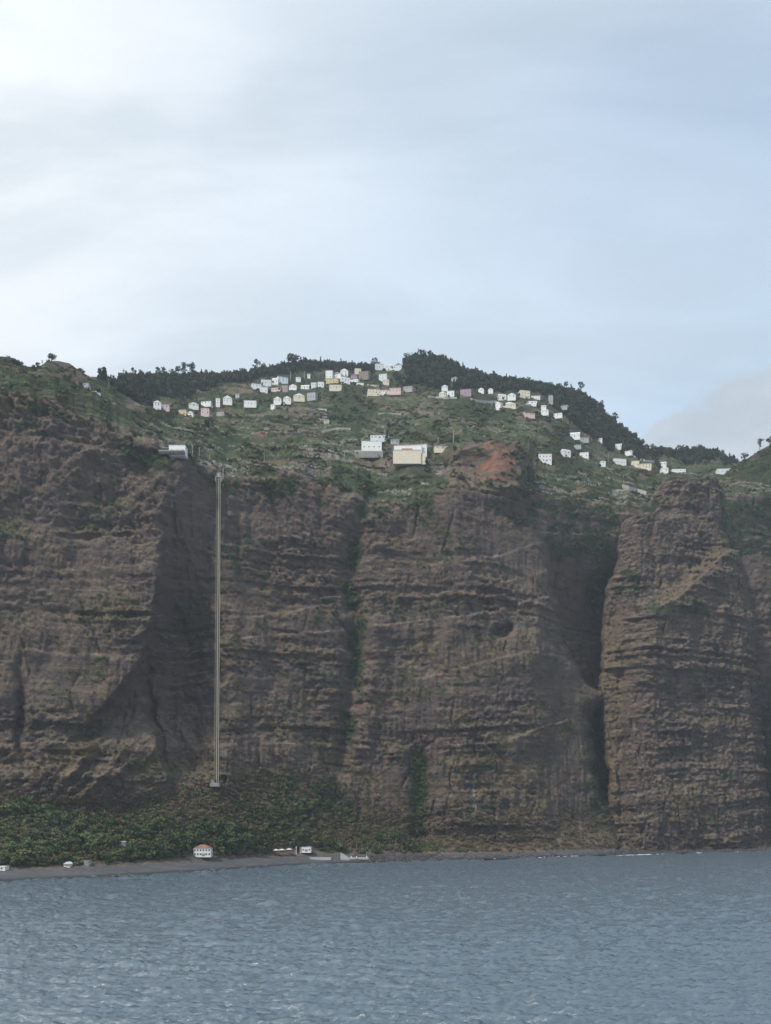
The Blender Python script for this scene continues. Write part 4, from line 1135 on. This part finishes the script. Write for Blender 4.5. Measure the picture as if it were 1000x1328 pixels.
link('canopy_roof', MB().add([(-6 * k_, .6, 14.6 * k_), (8 * k_, .6, 14.6 * k_), (8 * k_, 6, 18.5 * k_), (-6 * k_, 6, 18.5 * k_), (-6 * k_, .6, 15 * k_), (8 * k_, .6, 15 * k_), (8 * k_, 6, 19 * k_), (-6 * k_, 6, 19 * k_)],
     [(0, 3, 2, 1), (4, 5, 6, 7), (0, 1, 5, 4), (1, 2, 6, 5), (2, 3, 7, 6), (3, 0, 4, 7)]).mesh('canopy_roof', ROOFS['r']), rw)
HOUSE_SITES.append((529, 603, 44, 24))
house(546, 590, 14, 14, 'w', 'flat', 'w', 'white cubic building right behind the tiled house on the brow', 2, 0, True, 2, fwd=1)
house(492, 570, 24, 4, 'b', 'flat', 'w', 'long low white roofed shed above the two storey brow house', 1, 0, True, 5)
house(512, 575, 11, 6, 'g', 'gable', 'g', 'small grey hut right of the long low white roofed shed', 1, 0, True, 2)
house(575, 583, 22, 4, 'c', 'shed', 'w', 'low pale shed on the brow just left of the red scar', 1, 8, True, 3)
house(424, 549, 7, 4, 'g', 'shed', 'g', 'lone small grey hut on the terraces below the village', 1, 0)
house(112, 503, 8, 4, 'g', 'flat', 'g', 'small grey hut below the rocky top on the left', 1, 0)
house(123, 514, 9, 4, 'w', 'flat', 'g', 'small whitish hut among the left terraces', 1, 0)

# station on the brow above the lift
e, w_, h, d, wh = house(231, 595, 21, 9, 'w', 'flat', 'w', 'white flat roofed lift station on the brow of the cliff', 1, 3, True, 3, depth=10, plinth=3, name='lift_station', cat='station', group=None, fwd=4)
e.location.z += 3.2
e.location.y -= 3
link('terrace', MB().box(-w_ / 2 - 9, -w_ / 2 - .01, -.5, 8, -3, .2).box(-w_ / 2 - 9, w_ / 2, -2.5, -.503, -2.6, 0).mesh('terrace', M_BOULD), e)
link('window_band', MB().box(-w_ / 2 - 6.5, -w_ / 2 - .01, 1.5, 6, .2, 4.2).mesh('window_band', M_PANE), e)
link('terrace_roof', MB().box(-w_ / 2 - 7, -w_ / 2 - .01, 1, 6.5, 4.203, 4.6).mesh('terrace_roof', M_CONC), e)
link('terrace_rail', MB().box(-w_ / 2 - 9, w_ / 2, -2.5, -2.4, .05, 1.1).mesh('terrace_rail', M_STEEL), e)

# houses on the coastal flat
e, w_, h, d, wh = house(264, 1113, 22, 15, 'w', 'hip', 'r', 'white beach house with terracotta roof and white windows above the pebble beach', 2, 6, True, 6, group=None, fwd=5, plinth=.8)
e.location.z += 1.6
house(88, 1124, 8, 6, 'c', 'gable', 'w', 'small cream beach hut at the far left of the coastal flat', 1, 0, True, 2, group=None)
house(112, 1121, 9, 5, 'g', 'flat', 'g', 'grey flat roofed hut right of the cream beach hut', 1, 0, True, 2, group=None)
house(4, 1128, 9, 5, 'w', 'flat', 'w', 'white hut cut by the left edge at the beach', 1, 0, True, 1, group=None)
house(160, 1096, 9, 5, 'g', 'flat', 'w', 'pale roofed hut hidden in the green above the beach', 1, 0, True, 2, group=None)
e, w_, h, d, wh = house(398, 1104, 12, 6, 'w', 'flat', 'w', 'low white beach bar right of the white masts', 1, 0, True, 3, group=None, fwd=6, plinth=1)


def parasol(px, py, label):
    p = ground(px, py) + Vector((0, -6, 0))
    e = empty('parasol', p)
    tag(e, label, 'parasol', 'white parasols by the beach bar')
    link('pole', MB().tube([(0, 0, -.5), (0, 0, 3.0)], .06).mesh('pole', M_STEEL), e)
    mb = MB(); n = 8
    vs_ = [(2.9 * math.cos(i * math.pi / 4), 2.9 * math.sin(i * math.pi / 4), 2.5) for i in range(n)] + [(2.9 * math.cos(i * math.pi / 4), 2.9 * math.sin(i * math.pi / 4), 2.2) for i in range(n)] + [(0, 0, 3.5)]
    mb.add(vs_, [(i, (i + 1) % n, 16) for i in range(n)] + [(i, i + n, (i + 1) % n + n, (i + 1) % n) for i in range(n)])
    link('canopy', mb.mesh('canopy', WALLS['w']), e)
    HOUSE_SITES.append((px, py, 12, 8))
parasol(359, 1106, 'white parasol at the left end of the row by the beach bar')
parasol(367, 1106, 'white parasol second from the left by the beach bar')
parasol(376, 1105, 'white parasol right in front of the two white masts')


def post(px, py, hpx, label, cat='pole', name='pole', r=.16, mt=None, arm=True, group='poles along the brow'):
    p = ground(px, py); k = p.y / F
    e = empty(name, p)
    tag(e, label, cat, group)
    h = hpx * k
    link('shaft', MB().tube([(0, 0, -1), (0, 0, h)], [r, r * .7]).mesh('shaft', mt or M_POLE), e)
    if arm:
        link('crossarm', MB().box(-.9, .9, -.08, .08, h - .9, h - .75).mesh('crossarm', mt or M_POLE), e)
        link('insulator', MB().box(-.85, -.7, -.07, .07, h - .747, h - .5).box(.7, .85, -.07, .07, h - .747, h - .5).mesh('insulator', M_DSTEEL), e)
    return e, h
post(384, 1107, 10, 'white mast left of a pair beside the beach bar', 'mast', 'mast', .35, WALLS['w'], True, 'masts by the beach bar')
post(389, 1107, 9, 'white mast right of a pair beside the beach bar', 'mast', 'mast', .35, WALLS['w'], True, 'masts by the beach bar')
post(249, 592, 15, 'thin pole left of a pair just behind the lift station', r=.28)
post(258, 594, 14, 'thin pole right of a pair just behind the lift station', r=.28)
post(272, 600, 9, 'short pole on the slope between station and lift head', r=.25)
post(290, 629, 23, 'tall pole standing right beside the head of the lift', r=.35)
post(588, 574, 16, 'tall lone utility pole on the brow above the red scar', r=.35)
post(568, 576, 9, 'short utility pole on the brow left of the red scar', r=.28)
post(343, 598, 11, 'utility pole on the terraces left of the white two storey house', r=.25)
post(447, 592, 8, 'utility pole at the left of the wide stone base', r=.25)
post(789, 600, 12, 'utility pole on the slope left of the large slant roofed house', r=.32)
post(472, 478, 9, 'utility pole on the skyline above the village', r=.4)
post(377, 492, 11, 'utility pole at the upper end of the stepped white roofs', r=.4)
post(395, 492, 10, 'utility pole in front of the dark wood above the rows', r=.4)

# road wall, stair and footpaths on the hillside
def wall_line(pts, hpx, label, name='road_wall', mt=None, cat='wall', th=1.0, up=0.0):
    P_ = [ground(a, b) + Vector((0, -2.5, up)) for a, b in pts]
    k = P_[0].y / F; h = hpx * k
    mb = MB()
    for a, b in zip(P_[:-1], P_[1:]):
        mb.add([(a.x, a.y, a.z - 2), (b.x, b.y, b.z - 2), (b.x, b.y + th, b.z - 2), (a.x, a.y + th, a.z - 2), (a.x, a.y, a.z + h), (b.x, b.y, b.z + h), (b.x, b.y + th, b.z + h), (a.x, a.y + th, a.z + h)],
               [(0, 3, 2, 1), (4, 5, 6, 7), (0, 1, 5, 4), (1, 2, 6, 5), (2, 3, 7, 6), (3, 0, 4, 7)])
    tag(link(name, mb.mesh(name, mt or M_CONC)), label, cat)
wall_line([(603, 518), (612, 520), (622, 522), (632, 523), (642, 523), (652, 526)], 2.2, 'pale wall along the curving road below the right hand cluster')
wall_line([(668, 530), (678, 527), (690, 526)], 1.5, 'short pale road wall rising to the long low white building')
wall_line([(555, 515), (565, 516), (576, 517), (592, 517)], 1.3, 'pale garden wall in front of the pair under the wooded hilltop')
wall_line([(818, 592), (826, 596), (836, 598), (852, 601), (862, 605)], 1.6, 'pale wall along the path at the lower edge of the right wood')
wall_line([(400, 533), (412, 532), (424, 533)], 1.2, 'thin pale terrace wall left below the village')
wall_line([(806, 632), (815, 634), (826, 638), (838, 641)], 3.0, 'pale road wall running down to the crag at the right')
wall_line([(418, 560), (436, 558), (455, 557)], 1.4, 'dry stone terrace wall right of the bare slope under the village', mt=M_STONE)
wall_line([(490, 538), (520, 537), (548, 540)], 1.3, 'long dry stone terrace wall below the arched creamy house', mt=M_STONE)

# ------------------------------------------------------------------ the lift down the cliff
def lift():
    b = ground(283, 1016); t = ground(283, 623)
    c0 = int(round((283 - PXS[0]) / DPX))
    yb, yt = 0, 0
    # straight line kept just in front of the rock
    zz = Z[:, c0 - 6:c0 + 9]; yy = Y[:, c0 - 6:c0 + 9]
    m = (zz > b.z) & (zz < t.z)
    fr = (zz - b.z) / (t.z - b.z)
    g = ((yy - (b.y * (1 - fr) + t.y * fr)) * m).min()
    off = min(0, g) - 1.5
    B = Vector((b.x, b.y + off, b.z)); T = Vector(((283.6 - 500) / F * (t.y + off), t.y + off, t.z))
    e = empty('cliff_lift', B)
    tag(e, 'panoramic lift track running straight down the cliff with pale guide rails', 'lift')
    D_ = T - B
    kx = B.y / F
    def beam(name, dx, wx, dy, wy, mt, ext=0.0):
        x0, x1 = dx - wx / 2, dx + wx / 2
        mb = MB(); n = 24
        for i in range(n):
            a = D_ * (i / n); c = D_ * ((i + 1) / n)
            mb.add([(a.x + x0, a.y + dy, a.z), (a.x + x1, a.y + dy, a.z), (a.x + x1, a.y + dy + wy, a.z), (a.x + x0, a.y + dy + wy, a.z), (c.x + x0, c.y + dy, c.z), (c.x + x1, c.y + dy, c.z), (c.x + x1, c.y + dy + wy, c.z), (c.x + x0, c.y + dy + wy, c.z)],
                   [(0, 1, 5, 4), (1, 2, 6, 5), (2, 3, 7, 6), (3, 0, 4, 7)])
        link(name, mb.mesh(name, mt), e)
    beam('guide_rail', 0.25, .62, -.5, .5, M_RAIL)
    beam('guide_rail', 1.75, .40, -.5, .5, M_STEEL)
    beam('cable_duct', -1.9, .42, -.3, .4, M_DSTEEL)
    beam('mast_panel', 0.3, 2.8, .25, .5, M_TRACK)
    br = MB().box(-2.1, 2.1, .8, 1.1, 0, .3).mesh('bracket', M_DSTEEL)
    an = None
    for i in range(1, 34):
        p = D_ * (i / 34)
        link('bracket', br, e, p)
    tp = D_
    link('head_platform', MB().box(-3.0, 3.0, -1.2, 6, -.4, 0).box(-3.0, -2.6, -1.2, -.8, -5, -.4).box(2.6, 3.0, -1.2, -.8, -5, -.4).mesh('head_platform', M_CONC), e, tp)
    link('winch_house', MB().box(-1.6, 1.8, -1, 3, .003, 3.2).box(-.6, .9, -1.15, -1.003, .6, 2.6).box(-1.9, 2.1, -1.3, 3.3, 3.203, 3.6).mesh('winch_house', WALLS['g']), e, tp)
    link('platform_rail', MB().box(-3.0, 3.0, -1.2, -1.1, .95, 1.1).box(-3, -2.9, -1.2, -1.1, 0, .95).box(2.9, 3, -1.2, -1.1, 0, .95).box(-3, -2.9, -1.1, 6, .95, 1.1).mesh('platform_rail', M_STEEL), e, tp)
    link('landing', MB().box(-5, 3, -3, 4, -3, .6).box(-4.2, -1.6, -2, 3, .603, 3.4).mesh('landing', M_STONE), e)
    link('landing_roof', MB().box(-4.6, -1.0, -2.4, 3, 3.403, 3.7).mesh('landing_roof', M_STEEL), e)
lift()

# ------------------------------------------------------------------ jetty and slab at the end of the beach
p = ground(462, 1114); k_ = p.y / F
e = empty('jetty', Vector((p.x, p.y - 10, 0)))
tag(e, 'small pale concrete jetty with steps at the right end of the beach', 'jetty')
link('deck', MB().box(-8 * k_, 16 * k_, -4, 6, 2.6, 4.2).mesh('deck', M_CONC), e)
link('quay_wall', MB().box(-10 * k_, 18 * k_, -3, 8, -1.5, 2.597).mesh('quay_wall', M_STONE), e)
link('stair', MB().add([(-20 * k_, 0, 1.5), (-8 * k_ - .01, 0, 1.5), (-8 * k_ - .01, 4, 1.5), (-20 * k_, 4, 1.5), (-20 * k_, 0, 8.6), (-8 * k_ - .01, 0, 3.6), (-8 * k_ - .01, 4, 3.6), (-20 * k_, 4, 8.6)],
     [(0, 3, 2, 1), (4, 5, 6, 7), (0, 1, 5, 4), (1, 2, 6, 5), (2, 3, 7, 6), (3, 0, 4, 7)]).mesh('stair', M_CONC), e)
for dx in (-6, 1, 14):
    link('bollard', MB().tube([(dx * k_, -3, 4.1), (dx * k_, -3, 5.6)], .45).mesh('bollard', WALLS['w']), e)
link('derrick', MB().tube([(13 * k_, 2, 4.1), (13.5 * k_, 2, 9)], .25).tube([(13.5 * k_, 2, 8.6), (16 * k_, 0, 10.2)], .18).mesh('derrick', M_STEEL), e)
p = ground(416, 1114)
tag(link('boat_ramp', MB().box(-13 * k_, 13 * k_, -2, 2, -1, 1.4).box(-14 * k_, -13 * k_, -2.3, 2.3, -1, 1.7).mesh('boat_ramp', M_CONC), None, p + Vector((0, -3, .3))), 'long low pale concrete slab lying on the pebble beach', 'slab')

# ------------------------------------------------------------------ trees one can tell apart
TREE_ME = {}
def tree(px, py, hpx, kd, label, mt=None, bark=None, group=None, name=None, seed=0, wide=1.0, at=None, cat='tree'):
    p = at or ground(px, py)
    k = p.y / F
    key = (kd, seed % 4)
    if key not in TREE_ME:
        s = seed % 4 + 40
        q = random.Random(s)
        if kd == 'gum':
            bl = crown_blobs('gum', s); H0 = 12.0
            lim = [(6 + .3 * i, b[0], b[1], b[2] - 6 - .3 * i) for i, b in enumerate(bl[:7])]
            tr_ = trunk_mb(9.0, .32, lim, s, .02); sz = .42
        elif kd == 'round':
            bl = crown_blobs('round', s); H0 = 9.0
            tr_ = trunk_mb(5.5, .34, [(2.6, 1.6, .6, 2), (3, -1.5, -.4, 2.2), (3.4, .2, 1.5, 2)], s); sz = .45
        elif kd == 'conifer':
            bl = crown_blobs('conifer', s); H0 = 11.0
            tr_ = trunk_mb(10, .28, [], s); sz = .5
        elif kd == 'bare':
            bl = [(q.uniform(-1.8, 1.8), q.uniform(-1, 1), q.uniform(5, 10), .5, .5, .4, 9) for _ in range(7)]; H0 = 11.0
            tr_ = trunk_mb(10.5, .26, [(4, -1.8, 0, 5), (4.5, 1.6, .3, 5.4), (6, .9, -.4, 4), (5, -.8, .6, 3)], s); sz = .3
        else:   # palm: slender pale trunk, drooping fronds
            H0 = 10.0; bl = None
            tr_ = MB().tube([(0, 0, -1), (.1, 0, 4), (.05, 0, 9)], [.30, .24, .2], 6); sz = 0
            fm = MB()
            for i in range(14):
                a = i * 2 * math.pi / 14 + q.uniform(-.2, .2); r_ = q.uniform(1.6, 2.3); dz = q.uniform(-1.0, .9)
                c, s_ = math.cos(a), math.sin(a)
                for (r0, z0, r1, z1) in ((.1, 9, .5 * r_, 9.6 + .3 * dz), (.5 * r_, 9.6 + .3 * dz, r_, 9 + dz)):
                    wv = .28
                    fm.add([(c * r0 - s_ * wv, s_ * r0 + c * wv, z0), (c * r0 + s_ * wv, s_ * r0 - c * wv, z0), (c * r1 + s_ * wv * .5, s_ * r1 - c * wv * .5, z1), (c * r1 - s_ * wv * .5, s_ * r1 + c * wv * .5, z1)], [(0, 1, 2, 3)])
        cm = fm.mesh('crown', mt or M_BUSH) if kd == 'palm' else mesh_np('crown', *leaf_cards(bl, sz, s), mt or M_FOREST)
        TREE_ME[key] = (tr_.mesh('trunk', bark or M_BARK), cm, H0)
    tm, cm, H0 = TREE_ME[key]
    sc_ = hpx * k / H0
    e = empty(name or {'gum': 'eucalyptus_tree', 'round': 'broadleaf_tree', 'conifer': 'conifer_tree', 'bare': 'bare_tree', 'palm': 'palm_tree'}[kd], p, rnd.uniform(0, 6.28))
    e.scale = (sc_ * wide, sc_ * wide, sc_)
    tag(e, label, cat, group)
    link('trunk', tm, e); link('crown', cm, e)
    return e
SKT = 'trees standing out on the skyline'
for (px, py, h, kd, wd, lb) in [
    (141, 503, 18, 'bare', 1.3, 'thin leafless tree at the left end of the skyline trees'),
    (148, 503, 17, 'bare', 1.3, 'thin half bare tree just right of the leftmost skyline tree'),
    (161, 493, 17, 'bare', .9, 'bare forked tree leaning over the left end of the wood'),
    (172, 493, 17, 'gum', .7, 'slender tree with bushy top just right of the bare forked tree'),
    (184, 493, 14, 'round', .9, 'low rounded tree left of the row of umbrella crowned trees'),
    (204, 493, 17, 'gum', 1.1, 'umbrella crowned tree at the left of its skyline row'),
    (212, 493, 17, 'gum', 1.0, 'umbrella crowned tree second in its skyline row'),
    (223, 492, 14, 'gum', .9, 'shorter umbrella crowned tree in the middle of its skyline row'),
    (231, 492, 18, 'gum', .8, 'umbrella crowned tree left of the two tallest of its row'),
    (239, 491, 21, 'gum', 1.0, 'tall umbrella crowned tree left of the tallest one'),
    (250, 491, 23, 'gum', .9, 'tallest umbrella crowned tree, at the right end of its row'),
    (332, 484, 19, 'gum', .9, 'lone tree with a flat crown above the left hamlet skyline'),
    (342, 481, 12, 'round', .9, 'low tree right of the lone flat crowned tree'),
    (379, 475, 17, 'round', 1.5, 'broad rounded tree standing high on the skyline left of the village'),
    (394, 473, 11, 'conifer', .9, 'small pointed tree right of the broad rounded skyline tree'),
    (486, 478, 15, 'round', 1.2, 'rounded tree on the skyline left of the pale skyline houses'),
    (530, 470, 14, 'round', 1.2, 'bushy tree on the left shoulder of the wooded hilltop'),
    (546, 466, 13, 'gum', 1.4, 'flat crowned tree on the very top of the wooded hilltop'),
    (558, 466, 12, 'gum', 1.3, 'flat crowned tree just right of the hilltop summit'),
    (574, 468, 11, 'round', 1.1, 'rounded tree on the right shoulder of the wooded hilltop'),
    (601, 483, 13, 'conifer', .9, 'pointed tree where the wooded hilltop falls to the right'),
    (735, 508, 14, 'gum', .9, 'open crowned tree left of a pair on the right skyline'),
    (752, 511, 16, 'gum', 1.0, 'open crowned tree right of a pair on the right skyline'),
    (780, 533, 14, 'round', 1.0, 'tree leaning out where the right skyline steepens'),
    (797, 550, 16, 'gum', 1.0, 'open crowned tree below the steepest part of the right skyline'),
    (846, 586, 12, 'gum', .9, 'open tree in the dip of the right skyline'),
    (880, 590, 13, 'gum', 1.0, 'flat crowned tree on the low wooded knoll at the right'),
    (906, 588, 13, 'gum', 1.1, 'flat crowned tree on the middle of the low right knoll'),
    (67, 470, 12, 'round', 1.4, 'dark bushy tree crowning the rocky top on the left'),
    (49, 477, 8, 'round', 1.0, 'small bush like tree on the saddle left of the rocky top'),
    (55, 474, 8, 'bare', 1.2, 'small ragged tree just left of the rocky top'),
    (502, 572, 13, 'conifer', 1.3, 'dark pointed tree at the right end of the long low shed'),
    (272, 557, 14, 'round', 1.2, 'dark rounded tree below the pink house of the left hamlet'),
]:
    tree(px, py + 1, h + 1, kd, lb, group=SKT if py < 600 and kd else None, seed=int(px), wide=wd)
def spur_point(px):
    i = int(np.argmin(np.abs(SPX[-1] - px)))
    return Vector((float(SX[-1, i]), float(SYY[-1, i]), float(SZ[-1, i]) - .5))
tree(0, 0, 16, 'gum', 'tall open tree on the headland crest at the right edge', group=SKT, seed=3, wide=1.0, at=spur_point(986))
tree(0, 0, 11, 'round', 'rounded tree left of the tall headland tree', group=SKT, seed=2, wide=1.2, at=spur_point(966))
tree(0, 0, 12, 'round', 'rounded tree cut by the right edge on the headland crest', group=SKT, seed=1, wide=1.2, at=spur_point(999))
# pale slender palms in front of the dry slope behind the jetty
for i, px in enumerate([424, 433, 440, 447, 455, 462, 470, 477, 486, 492, 506, 513, 522]):
    od = ['leftmost', 'second from the left', 'third from the left', 'fourth from the left', 'fifth from the left', 'sixth from the left', 'middle one', 'sixth from the right', 'fifth from the right', 'fourth from the right', 'third from the right', 'second from the right', 'rightmost'][i]
    od = 'seventh from the left' if i == 6 else od
    tree(px, 1104 - (i % 3) * 1.5, 12 + (i * 7) % 7, 'palm', 'slender pale palm behind the jetty, ' + od + ' of the row', None, M_PALEBARK, 'pale palms behind the jetty', seed=i, wide=.9)
for i, (px, py, h, lb) in enumerate([(336, 1112, 17, 'tall tree with pale trunk at the left of the parasols'), (350, 1108, 13, 'rounded tree just left of the leftmost parasol'), (393, 1101, 13, 'rounded tree behind the white masts'),
                                     (232, 1112, 13, 'broad tree left of the white beach house'), (292, 1106, 15, 'broad tree right of the white beach house'), (545, 1086, 17, 'dark tree at the foot of the green gully'), (420, 1100, 12, 'dark tree right of the low white beach bar'), (405, 1062, 18, 'tall green tree on the slope above the beach bar')]):
    tree(px, py, h, 'round', lb, M_BUSH, None, 'large trees on the coastal flat', seed=20 + i, wide=1.2)
# foam where the swell meets the rocks
def surf():
    mb = MB(); q = random.Random(9)
    for k in range(34):
        px = q.choice([q.uniform(795, 870), q.uniform(795, 870), q.uniform(900, 1000), q.uniform(560, 790)])
        sp = np.interp(px, PXS, shore_py) + (.4 if px < 760 else 1.6)
        yy = CH * F / (sp - HY) + q.uniform(-8, 2)
        if px > 790:
            yy = min(yy, np.interp(px, [760, 850, 1000], [1055, 1080, 1180]) - q.uniform(6, 18))
        x = (px - 500) / F * yy; l = q.uniform(.8, 4) * (1.6 if 795 < px < 870 else 1); b = q.uniform(.5, 1.3)
        pts = [(x + l * math.cos(a) * q.uniform(.7, 1.1), yy + b * math.sin(a) * q.uniform(.7, 1.1), .35) for a in [i * math.pi / 4 for i in range(8)]]
        mb.add(pts + [(x, yy, .65)], [(i, (i + 1) % 8, 8) for i in range(8)])
    kind(link('surf', mb.mesh('surf', M_FOAM)), 'stuff', 'white foam of the swell along the rocks')
surf()

# ------------------------------------------------------------------ thin sea haze
def haze():
    mb = MB().box(-2450, 2450, -60, 2600, -4, 1000)
    m_, N = mat_new('haze_air')
    v_ = N.n('ShaderNodeVolumePrincipled', {'Color': (0.86, 0.92, 1.0, 1.0), 'Density': 0.00006, 'Anisotropy': 0.2})
    N.n('ShaderNodeOutputMaterial', {'Volume': v_.outputs[0]})
    kind(link('haze', mb.mesh('haze', m_)), 'stuff', 'thin pale haze in the air')
veg_scatter()
haze()
